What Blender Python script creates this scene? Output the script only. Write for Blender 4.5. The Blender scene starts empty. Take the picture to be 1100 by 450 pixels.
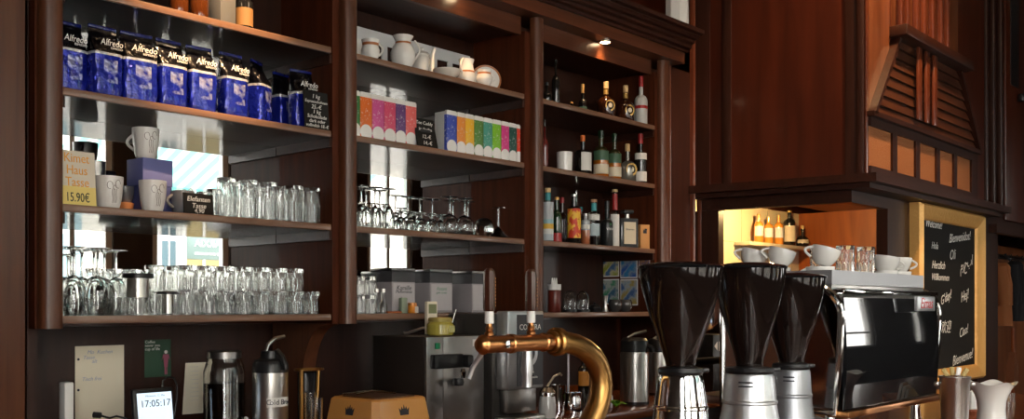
import bpy, bmesh, math, random
from mathutils import Vector, Matrix, Euler
random.seed(7)
PI = math.pi
R = math.radians
scn = bpy.context.scene
COL = scn.collection

# ------------------------------------------------------------------ camera, world, exposure
F = 1069.0                      # focal length in pixels of the 1100 px wide frame
TH = math.atan2(953.0, F)       # angle between the view axis and the bar wall (X)
CT, ST = math.cos(TH), math.sin(TH)
CX, HY, ZC = 550.0, 329.0, 1.42
cam = bpy.data.cameras.new('camera')
cam.sensor_width = 36.0
cam.lens = 36.0 * F / 1100.0
cam.shift_y = (HY - 225.0) / 1100.0
cam.clip_start = 0.02
camo = bpy.data.objects.new('camera', cam)
COL.objects.link(camo)
camo.location = (0, 0, ZC)
camo.rotation_euler = (R(90), 0, TH - R(90))
scn.camera = camo

SKY = 8.0
w = bpy.data.worlds.new('world')
scn.world = w
w.use_nodes = True
bg = w.node_tree.nodes['Background']
bg.inputs[0].default_value = (1.0, 0.97, 0.92, 1)
bg.inputs[1].default_value = SKY
scn.view_settings.view_transform = 'Standard'
scn.view_settings.look = 'None'
scn.view_settings.gamma = 1
scn.view_settings.use_curve_mapping = False
scn.view_settings.exposure = 0.68
scn.cycles.sample_clamp_indirect = 6.0
scn.cycles.transparent_max_bounces = 24
scn.cycles.max_bounces = 14
scn.cycles.transmission_bounces = 14
scn.cycles.caustics_refractive = False
scn.cycles.caustics_reflective = False

def light(name, kind, loc, energy, color, rot=None, target=None, **kw):
    L = bpy.data.lights.new(name, kind)
    L.energy = energy
    L.color = color
    for k, v in kw.items():
        setattr(L, k, v)
    o = bpy.data.objects.new(name, L)
    COL.objects.link(o)
    o.location = loc
    if target is not None:
        d = Vector(target) - Vector(loc)
        o.rotation_euler = d.to_track_quat('-Z', 'Y').to_euler()
    if rot:
        o.rotation_euler = rot
    return o

WARM = (1.0, 0.62, 0.30)
# windows in the wall opposite the bar: (u0, u1, z0, z1, mullions, transoms)
WV = -1.5
WINDOWS = [(-1.6, -0.35, 0.85, 3.2, 1, 1), (0.0, 1.2, 0.85, 3.2, 1, 1), (1.6, 2.75, 0.85, 3.2, 1, 1),
           (3.22, 3.86, 0.85, 3.2, 1, 2), (4.2, 4.93, 0.85, 3.2, 0, 0), (6.52, 7.12, 0.85, 3.3, 1, 0), (8.95, 10.15, 1.1, 2.2, 0, 1), (11.35, 11.6, 1.1, 2.2, 0, 0)]
for i, (a, b, c, d, _, _) in enumerate(WINDOWS):
    light('window_daylight', 'AREA', ((a + b) / 2, WV - 0.02, (c + d) / 2), 1.0, (1, 1, 1), rot=(R(90), 0, 0),
          shape='RECTANGLE', size=b - a, size_y=d - c).data.cycles.is_portal = True
# ceiling spot on the hood, ceiling lamps of the room, lamp in the serving hatch
light('ceiling_spot', 'SPOT', (4.55, 1.05, 4.3), 250, WARM, target=(5.05, 1.95, 2.7), spot_size=R(58), spot_blend=0.8, shadow_soft_size=0.05)
light('hatch_lamp', 'POINT', (5.4, 2.70, 2.03), 18, (1.0, 0.66, 0.28), shadow_soft_size=0.02)
light('ceiling_spot', 'SPOT', (1.75, 1.45, 4.45), 1100, WARM, target=(1.72, 2.80, 2.44), spot_size=R(16), spot_blend=1.0, shadow_soft_size=0.03)
light('room_lamp', 'POINT', (3.2, 1.2, 4.0), 14, (1.0, 0.72, 0.45), shadow_soft_size=0.15)

# ------------------------------------------------------------------ pixel helpers (photo measurement -> world)
def rat(px):
    a = (px - CX) / F
    return CT + a * ST, ST - a * CT
def at(px, py=None, v=None, u=None):
    """world point seen at a pixel, on the plane v (=Y) or u (=X)"""
    du, dv = rat(px)
    t = v / dv if v is not None else u / du
    z = None if py is None else ZC + (HY - py) / F * t
    return Vector((du * t, dv * t, z if z is not None else 0)), t
def uat(px, v):
    return at(px, v=v)[0].x
def mpp(px, v):
    return at(px, v=v)[1] / F

# ------------------------------------------------------------------ materials
def nt(m):
    return m.node_tree.nodes, m.node_tree.links
def mat(name, col, rough=0.5, metal=0.0, coat=0.0, trans=0.0, ior=1.45, spec=0.5, emit=None, es=1.0, bump=0.0, bscale=60, aniso=0):
    m = bpy.data.materials.new(name)
    m.use_nodes = True
    N, L = nt(m)
    b = N['Principled BSDF']
    b.inputs['Base Color'].default_value = (*col, 1)
    b.inputs['Roughness'].default_value = rough
    b.inputs['Metallic'].default_value = metal
    b.inputs['Coat Weight'].default_value = coat
    b.inputs['Coat Roughness'].default_value = 0.12
    b.inputs['Transmission Weight'].default_value = trans
    b.inputs['IOR'].default_value = ior
    b.inputs['Specular IOR Level'].default_value = spec
    if emit:
        b.inputs['Emission Color'].default_value = (*emit, 1)
        b.inputs['Emission Strength'].default_value = es
    if bump:
        tc = N.new('ShaderNodeTexCoord'); nz = N.new('ShaderNodeTexNoise'); bp = N.new('ShaderNodeBump')
        nz.inputs['Scale'].default_value = bscale
        bp.inputs['Strength'].default_value = bump
        bp.inputs['Distance'].default_value = 0.01
        L.new(tc.outputs['Object'], nz.inputs['Vector']); L.new(nz.outputs['Fac'], bp.inputs['Height'])
        L.new(bp.outputs['Normal'], b.inputs['Normal'])
    return m
def wood(name, c0, c1, grain=(28, 28, 1.6), rough=0.32, coat=0.35, bump=0.06, spec=0.5, knots=False, crough=0.12):
    m = mat(name, c0, rough, coat=coat, spec=spec)
    m.node_tree.nodes['Principled BSDF'].inputs['Coat Roughness'].default_value = crough
    N, L = nt(m)
    b = N['Principled BSDF']
    tc = N.new('ShaderNodeTexCoord'); mp = N.new('ShaderNodeMapping'); nz = N.new('ShaderNodeTexNoise'); cr = N.new('ShaderNodeValToRGB')
    mp.inputs['Scale'].default_value = grain
    nz.inputs['Scale'].default_value = 1.6; nz.inputs['Detail'].default_value = 6; nz.inputs['Distortion'].default_value = 0.8 if knots else 0.3
    cr.color_ramp.elements[0].position = 0.30; cr.color_ramp.elements[0].color = (*c1, 1)
    cr.color_ramp.elements[1].position = 0.72; cr.color_ramp.elements[1].color = (*c0, 1)
    L.new(tc.outputs['Object'], mp.inputs['Vector']); L.new(mp.outputs['Vector'], nz.inputs['Vector'])
    L.new(nz.outputs['Fac'], cr.inputs['Fac']); L.new(cr.outputs['Color'], b.inputs['Base Color'])
    bp = N.new('ShaderNodeBump'); bp.inputs['Strength'].default_value = bump; bp.inputs['Distance'].default_value = 0.004
    L.new(nz.outputs['Fac'], bp.inputs['Height']); L.new(bp.outputs['Normal'], b.inputs['Normal'])
    return m
def zsplit(name, stops, rough=0.4, bump=0.0, bscale=40, coat=0.0, constant=True, spec=0.5, metal=0.0, noise=None):
    """colour bands up the object's own height: stops = [(z, colour), ...]"""
    m = mat(name, stops[0][1], rough, coat=coat, bump=bump, bscale=bscale, spec=spec, metal=metal)
    N, L = nt(m)
    b = N['Principled BSDF']
    tc = N.new('ShaderNodeTexCoord'); sp = N.new('ShaderNodeSeparateXYZ'); cr = N.new('ShaderNodeValToRGB')
    cr.color_ramp.interpolation = 'CONSTANT' if constant else 'LINEAR'
    e = cr.color_ramp.elements
    while len(e) < len(stops):
        e.new(0.5)
    for k, (z, c) in enumerate(stops):
        e[k].position = z; e[k].color = (*c, 1)
    L.new(tc.outputs['Object'], sp.inputs[0]); L.new(sp.outputs['Z'], cr.inputs['Fac'])
    L.new(cr.outputs['Color'], b.inputs['Base Color'])
    return m
def thin_glass(name, tint=(1, 1, 1), refl=0.9):
    m = bpy.data.materials.new(name)
    m.use_nodes = True
    N, L = nt(m)
    N.remove(N['Principled BSDF'])
    tr = N.new('ShaderNodeBsdfTransparent'); gl = N.new('ShaderNodeBsdfGlossy'); mx = N.new('ShaderNodeMixShader'); lw = N.new('ShaderNodeLayerWeight'); pw = N.new('ShaderNodeMath'); ma = N.new('ShaderNodeMath')
    tr.inputs[0].default_value = (*tint, 1)
    gl.inputs['Roughness'].default_value = 0.02
    lw.inputs[0].default_value = 0.5
    pw.operation = 'POWER'; pw.inputs[1].default_value = 5.0
    ma.operation = 'MULTIPLY_ADD'; ma.inputs[1].default_value = 0.6; ma.inputs[2].default_value = 0.03
    L.new(lw.outputs['Facing'], pw.inputs[0]); L.new(pw.outputs[0], ma.inputs[0])
    L.new(ma.outputs[0], mx.inputs[0]); L.new(tr.outputs[0], mx.inputs[1]); L.new(gl.outputs[0], mx.inputs[2])
    L.new(mx.outputs[0], N['Material Output'].inputs[0])
    return m

M = {}
M['wood_v'] = wood('mahogany_vertical', (0.1200, 0.0400, 0.0160), (0.0680, 0.0208, 0.0088), rough=0.40, coat=0.22, crough=0.25)
M['side'] = wood('side_panel_wood', (0.090, 0.022, 0.008), (0.048, 0.011, 0.004), rough=0.5, coat=0.0, spec=0.15)
M['wood_h'] = wood('mahogany_horizontal', (0.1200, 0.0368, 0.0144), (0.0680, 0.0192, 0.0080), (1.6, 28, 28))
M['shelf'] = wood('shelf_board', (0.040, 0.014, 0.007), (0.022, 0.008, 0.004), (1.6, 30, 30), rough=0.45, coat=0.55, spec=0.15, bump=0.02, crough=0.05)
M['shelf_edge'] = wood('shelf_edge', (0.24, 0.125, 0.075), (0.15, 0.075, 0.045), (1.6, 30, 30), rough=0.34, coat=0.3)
M['panel_dark'] = wood('dark_wall_panel', (0.036, 0.0105, 0.005), (0.019, 0.0055, 0.003), (22, 22, 1.4), rough=0.45, coat=0.05, spec=0.35)
M['red_wood'] = wood('red_mahogany', (0.086, 0.0155, 0.005), (0.045, 0.008, 0.003), (9, 9, 0.8), rough=0.34, coat=0.2)
M['red_dark'] = wood('dark_mahogany_trim', (0.0440, 0.0128, 0.0064), (0.0224, 0.0064, 0.0032), (24, 24, 1.5), rough=0.42, coat=0.08, spec=0.35)
M['red_dark_h'] = wood('dark_mahogany_trim_long', (0.0440, 0.0128, 0.0064), (0.0224, 0.0064, 0.0032), (1.5, 24, 24), rough=0.42, coat=0.08, spec=0.35)
M['orange_wood'] = wood('pine_orange', (0.40, 0.095, 0.012), (0.22, 0.045, 0.006), (7, 7, 0.7), rough=0.45, coat=0.15, knots=True)
M['hood_wood'] = wood('hood_wood', (0.20, 0.062, 0.022), (0.10, 0.028, 0.010), (10, 10, 0.9), rough=0.34, coat=0.3)
M['counter'] = wood('counter_wood', (0.2880, 0.0880, 0.0280), (0.1600, 0.0400, 0.0128), (1.4, 26, 26), rough=0.25, coat=0.6)
M['rib'] = wood('red_rib', (0.15, 0.036, 0.013), (0.09, 0.020, 0.008), (20, 20, 1.2), rough=0.28, coat=0.5)
M['floor'] = wood('oak_floor', (0.16, 0.08, 0.04), (0.09, 0.045, 0.022), (2, 20, 20), rough=0.4, coat=0.2)
M['plaster'] = mat('cream_plaster', (0.30, 0.25, 0.19), 0.8, bump=0.1)
M['dark_wall'] = mat('brown_painted_wall', (0.060, 0.040, 0.030), 0.6, bump=0.08)
M['mirror'] = mat('mirror', (0.86, 0.87, 0.86), 0.01, metal=1.0)
M['chrome'] = mat('chrome', (0.80, 0.80, 0.80), 0.08, metal=1.0)
M['steel'] = mat('brushed_steel', (0.56, 0.54, 0.51), 0.30, metal=1.0, bump=0.02, bscale=200)
M['steel_dark'] = mat('dark_steel', (0.30, 0.29, 0.28), 0.34, metal=1.0)
M['alu'] = mat('satin_aluminium', (0.66, 0.67, 0.69), 0.34, metal=0.9)
M['alu_dark'] = mat('grey_aluminium', (0.33, 0.34, 0.36), 0.36, metal=0.8)
M['brass'] = mat('aged_brass', (0.46, 0.25, 0.08), 0.33, metal=1.0, bump=0.05, bscale=14)
M['copper'] = mat('copper', (0.55, 0.24, 0.09), 0.28, metal=1.0)
M['gold'] = mat('gilt_frame', (0.78, 0.43, 0.13), 0.40, metal=0.3, bump=0.4, bscale=50)
M['black'] = mat('black_plastic', (0.012, 0.012, 0.013), 0.35)
M['black_gloss'] = mat('black_gloss', (0.010, 0.010, 0.011), 0.03, coat=0.0, spec=0.4)
M['smoke'] = mat('smoked_plastic', (0.010, 0.006, 0.005), 0.08, coat=0.15, spec=0.4)
M['white'] = mat('white_porcelain', (0.78, 0.76, 0.72), 0.18, coat=0.4)
M['matte_white'] = mat('white_plastic', (0.80, 0.79, 0.76), 0.4)
M['paper'] = mat('cream_paper', (0.80, 0.72, 0.56), 0.8)
M['glass'] = mat('clear_glass', (0.97, 0.98, 0.97), 0.015, trans=1.0, ior=1.45)
M['pane'] = thin_glass('window_glass')
M['cork'] = mat('cork', (0.30, 0.105, 0.032), 0.85, bump=0.5, bscale=160)
M['slate'] = mat('chalkboard', (0.016, 0.015, 0.014), 0.75, spec=0.15)
M['chalk'] = mat('chalk', (0.80, 0.78, 0.74), 0.9)
M['ink'] = mat('black_ink', (0.03, 0.03, 0.04), 0.7)
M['red_ink'] = mat('red_ink', (0.55, 0.04, 0.04), 0.5)
M['tile'] = mat('cream_tile', (0.78, 0.66, 0.42), 0.3)
M['white_paint'] = mat('white_window_paint', (0.80, 0.80, 0.78), 0.4)

# ------------------------------------------------------------------ mesh builder
class MB:
    def __init__(s):
        s.bm = bmesh.new()
    def _new(s, before, xf):
        vs = [v for v in s.bm.verts if v.index == -1 or v not in before]
        return vs
    def face(s, vs):
        try:
            s.bm.faces.new(vs)
        except ValueError:
            pass
    def box(s, x0, x1, y0, y1, z0, z1, bev=0.0, seg=2, xf=None):
        t = bmesh.new()
        c = [t.verts.new(p) for p in ((x0, y0, z0), (x1, y0, z0), (x1, y1, z0), (x0, y1, z0), (x0, y0, z1), (x1, y0, z1), (x1, y1, z1), (x0, y1, z1))]
        for f in ((3, 2, 1, 0), (4, 5, 6, 7), (0, 1, 5, 4), (1, 2, 6, 5), (2, 3, 7, 6), (3, 0, 4, 7)):
            t.faces.new([c[k] for k in f])
        if bev:
            bmesh.ops.bevel(t, geom=list(t.edges), offset=bev, segments=seg, affect='EDGES', profile=0.5)
        s._merge(t, xf)
        return s
    def _merge(s, t, xf=None):
        if xf is not None:
            bmesh.ops.transform(t, matrix=xf, verts=t.verts)
        mp = {}
        for v in t.verts:
            mp[v] = s.bm.verts.new(v.co)
        for f in t.faces:
            s.face([mp[v] for v in f.verts])
        t.free()
    def lathe(s, prof, n=24, c=(0, 0, 0), fn=None, xf=None, sx=1.0, sy=1.0):
        t = bmesh.new()
        rings = []
        for (r, z) in prof:
            if r < 1e-6:
                rings.append([t.verts.new((c[0], c[1], c[2] + z))])
            else:
                ring = []
                for k in range(n):
                    a = 2 * PI * k / n
                    rr = r * (fn(a, z) if fn else 1.0)
                    ring.append(t.verts.new((c[0] + rr * sx * math.cos(a), c[1] + rr * sy * math.sin(a), c[2] + z)))
                rings.append(ring)
        for A, B in zip(rings, rings[1:]):
            if len(A) == 1 and len(B) == 1:
                continue
            for k in range(n):
                k2 = (k + 1) % n
                if len(A) == 1:
                    t.faces.new((A[0], B[k2], B[k]))
                elif len(B) == 1:
                    t.faces.new((A[k], A[k2], B[0]))
                else:
                    t.faces.new((A[k], A[k2], B[k2], B[k]))
        s._merge(t, xf)
        return s
    def prism(s, pts, axis, a0, a1, bev=0.0, xf=None):
        """polygon extruded along an axis: X takes (y,z) points, Y takes (x,z), Z takes (x,y)"""
        t = bmesh.new()
        def mk(p, a):
            return {'X': (a, p[0], p[1]), 'Y': (p[0], a, p[1]), 'Z': (p[0], p[1], a)}[axis]
        A = [t.verts.new(mk(p, a0)) for p in pts]
        B = [t.verts.new(mk(p, a1)) for p in pts]
        n = len(pts)
        t.faces.new(A[::-1]); t.faces.new(B)
        for k in range(n):
            t.faces.new((A[k], A[(k + 1) % n], B[(k + 1) % n], B[k]))
        bmesh.ops.recalc_face_normals(t, faces=t.faces)
        if bev:
            bmesh.ops.bevel(t, geom=list(t.edges), offset=bev, segments=2, affect='EDGES', profile=0.5)
        s._merge(t, xf)
        return s
    def tube(s, pts, r, n=10, closed=False, xf=None):
        t = bmesh.new()
        P = [Vector(p) for p in pts]
        m = len(P)
        rs = r if isinstance(r, (list, tuple)) else [r] * m
        rings = []
        up = None
        for i in range(m):
            a = P[(i - 1) % m] if (closed or i > 0) else P[i]
            b = P[(i + 1) % m] if (closed or i < m - 1) else P[i]
            d = (b - a).normalized()
            if up is None:
                up = Vector((0, 0, 1)) if abs(d.z) < 0.9 else Vector((1, 0, 0))
            side = d.cross(up).normalized()
            up = side.cross(d).normalized()
            rings.append([t.verts.new(P[i] + (side * math.cos(2 * PI * k / n) + up * math.sin(2 * PI * k / n)) * rs[i]) for k in range(n)])
        prs = list(zip(rings, rings[1:])) + ([(rings[-1], rings[0])] if closed else [])
        for A, B in prs:
            for k in range(n):
                t.faces.new((A[k], A[(k + 1) % n], B[(k + 1) % n], B[k]))
        if not closed:
            t.faces.new(rings[0][::-1]); t.faces.new(rings[-1])
        s._merge(t, xf)
        return s
    def loft(s, rings, cap=True, xf=None):
        t = bmesh.new()
        RR = [[t.verts.new(p) for p in r] for r in rings]
        n = len(RR[0])
        for A, B in zip(RR, RR[1:]):
            for k in range(n):
                t.faces.new((A[k], A[(k + 1) % n], B[(k + 1) % n], B[k]))
        if cap:
            t.faces.new(RR[0][::-1]); t.faces.new(RR[-1])
        s._merge(t, xf)
        return s

def solid(mb, name, m, off=None, ang=35, smooth=True):
    bm = mb.bm
    if m is M.get('glass'):
        bmesh.ops.remove_doubles(bm, verts=bm.verts, dist=2e-5)
    if off is not None:
        bmesh.ops.translate(bm, vec=off, verts=bm.verts)
    bmesh.ops.recalc_face_normals(bm, faces=bm.faces)
    me = bpy.data.meshes.new(name)
    bm.to_mesh(me); bm.free()
    me.materials.append(m)
    if smooth:
        me.polygons.foreach_set('use_smooth', [True] * len(me.polygons))
        me.set_sharp_from_angle(angle=R(ang))
    o = bpy.data.objects.new(name, me)
    COL.objects.link(o)
    return o
BASE = {}
def tag(o, label, cat, group=None, kind=None):
    if label: o['label'] = label
    if cat: o['category'] = cat
    if group: o['group'] = group
    if kind: o['kind'] = kind
    return o
def thing(name, label, cat, loc=(0, 0, 0), rz=0.0, group=None, rot=None, world=False):
    o = bpy.data.objects.new(name, None)
    o.empty_display_size = 0.05
    COL.objects.link(o)
    o.location = loc
    o.rotation_euler = rot if rot else (0, 0, rz)
    tag(o, label, cat, group)
    if world:
        BASE[o.name] = -Vector(loc)
    return o
def part(mb, name, m, parent, label=None, ang=35, smooth=True):
    root = parent
    while root.parent:
        root = root.parent
    o = solid(mb, name, m, BASE.get(root.name), ang, smooth)
    o.parent = parent
    if label: o['label'] = label
    return o
def solo(mb, name, m, label, cat, loc=(0, 0, 0), rz=0.0, group=None, world=False, rot=None, ang=35):
    o = solid(mb, name, m, -Vector(loc) if world else None, ang)
    o.location = loc
    o.rotation_euler = rot if rot else (0, 0, rz)
    return tag(o, label, cat, group)
def struct(mb, name, m, parent=None):
    o = solid(mb, name, m)
    if parent: o.parent = parent
    else: o['kind'] = 'structure'
    return o
def dup(root, loc, rz=None, label=None, group=None, rot=None, mats=None):
    r = root.copy(); COL.objects.link(r)
    r.location = loc
    if rz is not None: r.rotation_euler = (0, 0, rz)
    if rot is not None: r.rotation_euler = rot
    if label: r['label'] = label
    if group: r['group'] = group
    for ch in list(root.children):
        c = ch.copy(); COL.objects.link(c); c.parent = r
        for g in list(ch.children):
            d = g.copy(); COL.objects.link(d); d.parent = c
    return r
def text(s, size, m, parent, loc, rz=0.0, name='lettering', shear=0.0, align='CENTER', extrude=0.0004, rx=90, sx=1.0, ry=0.0, space=1.0):
    cu = bpy.data.curves.new('txt', 'FONT')
    cu.body = s; cu.size = size; cu.shear = shear; cu.align_x = align; cu.align_y = 'CENTER'; cu.extrude = extrude; cu.resolution_u = 3
    cu.space_character = space
    o = bpy.data.objects.new('txt', cu)
    COL.objects.link(o)
    dg = bpy.context.evaluated_depsgraph_get()
    me = bpy.data.meshes.new_from_object(o.evaluated_get(dg))
    bpy.data.objects.remove(o); bpy.data.curves.remove(cu)
    me.name = name
    me.materials.clear(); me.materials.append(m)
    t = bpy.data.objects.new(name, me)
    COL.objects.link(t)
    t.parent = parent
    root = parent
    while root.parent:
        root = root.parent
    off = BASE.get(root.name, Vector((0, 0, 0)))
    t.location = Vector(loc) + off
    t.rotation_euler = Euler((R(rx), ry, rz), 'XYZ')
    t.scale = (sx, 1, 1)
    return t
ORD = ['first', 'second', 'third', 'fourth', 'fifth', 'sixth', 'seventh', 'eighth', 'ninth', 'tenth', 'eleventh', 'twelfth', 'thirteenth', 'fourteenth']

# ------------------------------------------------------------------ levels
VF, VB = 2.80, 3.13            # shelf front and mirror planes
S1, S2, S3, S4 = 2.331, 2.036, 1.7085, 1.393
SOF, UCEIL = 2.67, 2.605
BC, FC = 0.985, 1.0            # back counter, front counter
HC = Vector((4.75, 1.94))      # hood corner
uL0, uL1 = uat(67, VF), uat(359, VF)
uM0, uM1 = uat(381.5, VF), uat(565.5, VF)
uR0, uR1 = uat(581, VF), uat(705, VF)
# ================================================================== ROOM
CEIL = 4.6
XL, XR = -2.6, 12.0
struct(MB().box(XL, XR, WV, 3.4, -0.1, 0.0), 'floor', M['floor'])
struct(MB().box(XL - 0.2, XR + 0.2, WV - 0.2, 3.5, CEIL, CEIL + 0.1), 'ceiling', M['plaster'])
struct(MB().box(XL - 0.2, XL, WV - 0.2, 3.5, -0.1, CEIL), 'wall_left', M['dark_wall'])
struct(MB().box(XR, XR + 0.2, WV - 0.2, 3.5, -0.1, CEIL), 'wall_right', M['panel_dark'])
struct(MB().box(XL, XR, 3.17, 3.4, -0.1, CEIL), 'wall_back', M['red_wood'])
# wall with windows: columns between and above the openings
wb = MB()
cuts = sorted(set([XL, XR] + [x for q in WINDOWS for x in q[:2]]))
for a, b in zip(cuts, cuts[1:]):
    mid = (a + b) / 2
    holes = sorted([(q[2], q[3]) for q in WINDOWS if q[0] <= mid <= q[1]])
    z = -0.1
    for h0, h1 in holes:
        if h0 > z:
            wb.box(a, b, WV - 0.08, WV, z, h0)
        z = h1
    wb.box(a, b, WV - 0.08, WV, z, CEIL)
struct(wb, 'wall_front', M['dark_wall'])
for i, (a, b, c, d, nm, ntm) in enumerate(WINDOWS):
    f = MB()
    e = 0.055
    for q in ((a, a + e, c, d), (b - e, b, c, d), (a, b, c, c + e), (a, b, d - e, d)):
        f.box(q[0], q[1], WV - 0.075, WV - 0.02, q[2], q[3])
    for k in range(nm):
        x = a + (b - a) * (k + 1) / (nm + 1)
        f.box(x - 0.02, x + 0.02, WV - 0.065, WV - 0.03, c, d)
    for k in range(ntm):
        z = c + (d - c) * (0.30 + 0.33 * k)
        f.box(a, b, WV - 0.065, WV - 0.03, z - 0.02, z + 0.02)
    fo = struct(f, 'window_%d' % (i + 1), M['white_paint'])
    struct(MB().box(a + 0.01, b - 0.01, WV - 0.050, WV - 0.046, c + 0.01, d - 0.01), 'pane', M['pane'], fo)
# street outside: pavement, pale facade, striped awning, shop sign board
struct(MB().box(-8, 16, -12, WV - 0.2, -0.25, -0.15), 'trim_1', mat('pavement', (0.35, 0.34, 0.33), 0.8))
fac = thing('facade', 'pale street facade with dark windows seen mirrored through the cafe windows', 'building', (6, -9.3, 0), world=True)
part(MB().box(-4, 16, -9.3, -9.0, -0.15, 7.3), 'wall', mat('facade_plaster', (0.62, 0.60, 0.55), 0.8), fac)
dkw = mat('dark_facade_window', (0.03, 0.03, 0.035), 0.3)
for k in range(6):
    x = 0.0 + k * 1.8
    part(MB().box(x, x + 0.9, -9.0, -8.96, 3.4, 5.0), 'window', mat('facade_window', (0.16, 0.22, 0.25), 0.2), fac)
part(MB().box(6.2, 6.85, -9.0, -8.5, -0.15, 2.5), 'doorway', mat('blue_grey_door', (0.20, 0.30, 0.34), 0.3), fac)
kio = thing('shop_window', 'white framed shop window with blue-grey pane across the street', 'window', (6.85, -6.1, -0.15), world=True)
part(MB().box(6.55, 7.08, -6.12, -6.06, -0.15, 2.55), 'frame', M['white_paint'], kio)
part(MB().box(6.80, 7.0, -6.0595, -6.05, 0.4, 2.30), 'pane', mat('blue_grey_pane', (0.10, 0.16, 0.19), 0.3), kio)
part(MB().box(6.89, 6.905, -6.0495, -6.04, 0.4, 2.30), 'mullion', M['white_paint'], kio)
awn = thing('awning', 'turquoise and white striped awning hanging outside the window', 'awning', (5.0, WV - 0.25, 3.15), world=True)
ms = mat('awning_stripe', (0.8, 0.8, 0.8), 0.8)
N, L = nt(ms)
tc = N.new('ShaderNodeTexCoord'); sp = N.new('ShaderNodeSeparateXYZ'); mm = N.new('ShaderNodeMath'); mg = N.new('ShaderNodeMath'); mx = N.new('ShaderNodeMix')
mm.operation = 'PINGPONG'; mm.inputs[1].default_value = 0.075
mg.operation = 'GREATER_THAN'; mg.inputs[1].default_value = 0.0375
mx.data_type = 'RGBA'
mx.inputs[6].default_value = (0.72, 0.74, 0.72, 1); mx.inputs[7].default_value = (0.42, 0.74, 0.74, 1)
L.new(tc.outputs['Object'], sp.inputs[0]); L.new(sp.outputs['X'], mm.inputs[0]); L.new(mm.outputs[0], mg.inputs[0])
L.new(mg.outputs[0], mx.inputs[0]); L.new(mx.outputs[2], N['Principled BSDF'].inputs['Base Color'])
tl = N.new('ShaderNodeBsdfTranslucent'); ms_ = N.new('ShaderNodeMixShader'); ms_.inputs[0].default_value = 0.55
L.new(mx.outputs[2], tl.inputs[0]); L.new(N['Principled BSDF'].outputs[0], ms_.inputs[1]); L.new(tl.outputs[0], ms_.inputs[2]); L.new(ms_.outputs[0], N['Material Output'].inputs[0])
part(MB().prism([(WV - 0.1, 3.22), (WV - 0.1, 3.20), (WV - 1.5, 2.62), (WV - 1.5, 2.64)], 'X', 3.9, 7.4), 'fabric', ms, awn)
part(MB().box(3.9, 7.4, WV - 1.52, WV - 1.49, 2.42, 2.64), 'valance', ms, awn)
sgn = thing('street_sign', 'pale teal shop sign board with white letters across the street', 'sign', (7.4, -6.1, 0), world=True)
part(MB().box(7.12, 8.07, -6.06, -6.0, 2.06, 2.42, 0.01), 'board', mat('teal_sign', (0.17, 0.24, 0.23), 0.5), sgn)
part(MB().box(7.12, 8.07, -6.05, -6.0, 0.2, 2.06), 'yellow_screen', mat('yellow_screen', (0.32, 0.26, 0.12), 0.7), sgn)
part(MB().box(7.09, 7.115, -6.1, -5.98, -0.15, 2.6), 'post', M['white_paint'], sgn)
part(MB().box(7.37, 7.40, -5.999, -5.98, -0.15, 2.06), 'post', M['white_paint'], sgn)
part(MB().box(8.08, 8.14, -6.1, -5.98, -0.15, 2.6), 'post', M['white_paint'], sgn)
text('DARXIA', 0.14, M['white_paint'], sgn, (7.50, -5.995, 2.28), rz=PI, extrude=0.003)
text('KAFFEE UND KUCHEN', 0.05, M['white_paint'], sgn, (7.50, -5.995, 2.14), rz=PI, extrude=0.003)

# ================================================================== BAR CABINET
def half_round(u0, u1, v, depth, z0, z1):
    pts = [(u0, v + 0.009), (u1, v + 0.009)]
    n = 12
    for k in range(n + 1):
        a = PI * k / n
        x = (u0 + u1) / 2 + (u1 - u0) / 2 * math.cos(a)
        pts.append((x, v - depth * math.sin(a) ** 0.8))
    return MB().prism(pts, 'Z', z0, z1)
SH = 0.022
BOT = S4 - 0.035
def shelf_unit(name, label, u0, u1, tops, mirror, pl, pr, ulo, uhi):
    t = thing(name, label, 'shelf unit', ((u0 + u1) / 2, VB, BOT), world=True, group=None)
    for z in tops:
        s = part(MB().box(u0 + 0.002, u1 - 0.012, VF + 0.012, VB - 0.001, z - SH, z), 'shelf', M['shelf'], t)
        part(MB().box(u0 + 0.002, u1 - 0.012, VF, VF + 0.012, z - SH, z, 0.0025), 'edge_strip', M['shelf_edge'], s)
    for z in tops[:-1]:
        part(MB().box(u1 - 0.013, u1 - 0.0005, VF + 0.012, VB - 0.002, z - SH - 0.032, z - SH - 0.0005), 'cleat', M['red_dark_h'], t)
        part(MB().box(u0 + 0.0005, u0 + 0.013, VF + 0.012, VB - 0.002, z - SH - 0.032, z - SH - 0.0005), 'cleat', M['red_dark_h'], t)
    part(MB().box(u0, u1, VB, VB + 0.02, S4 - SH + 0.001, UCEIL), 'mirror' if mirror else 'back_panel', M['mirror'] if mirror else M['panel_dark'], t)
    if mirror: part(MB().box(u0 + 0.0005, u1 - 0.0005, VB - 0.015, VB - 0.0008, S1 + 0.0005, UCEIL - 0.0005), 'back_board', M['panel_dark'], t)
    part(MB().box(ulo, u0, VF + 0.01, VB, BOT, UCEIL), 'side_panel', M['side'], t)
    part(MB().box(u1, uhi, VF + 0.01, VB, BOT, UCEIL), 'side_panel', M['side'], t)
    part(MB().box(ulo, uhi, VF + 0.05, VB, UCEIL, UCEIL + 0.03), 'top_panel', M['red_dark_h'], t)
    part(MB().box(u0 + 0.001, u1 - 0.001, VF + 0.03, VF + 0.0495, UCEIL - 0.012, SOF - 0.001), 'top_rail', M['wood_h'], t)
    if pl: part(half_round(pl[0], pl[1], VF - 0.0, 0.03, BOT, SOF - 0.002), 'pilaster', M['wood_v'], t)
    if pr: part(half_round(pr[0], pr[1], VF - 0.0, 0.03, BOT, SOF - 0.002), 'pilaster', M['wood_v'], t)
    return t
gap1 = (uL1 + uM0) / 2 + 0.0
gap2 = (uM1 + uR0) / 2
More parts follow.
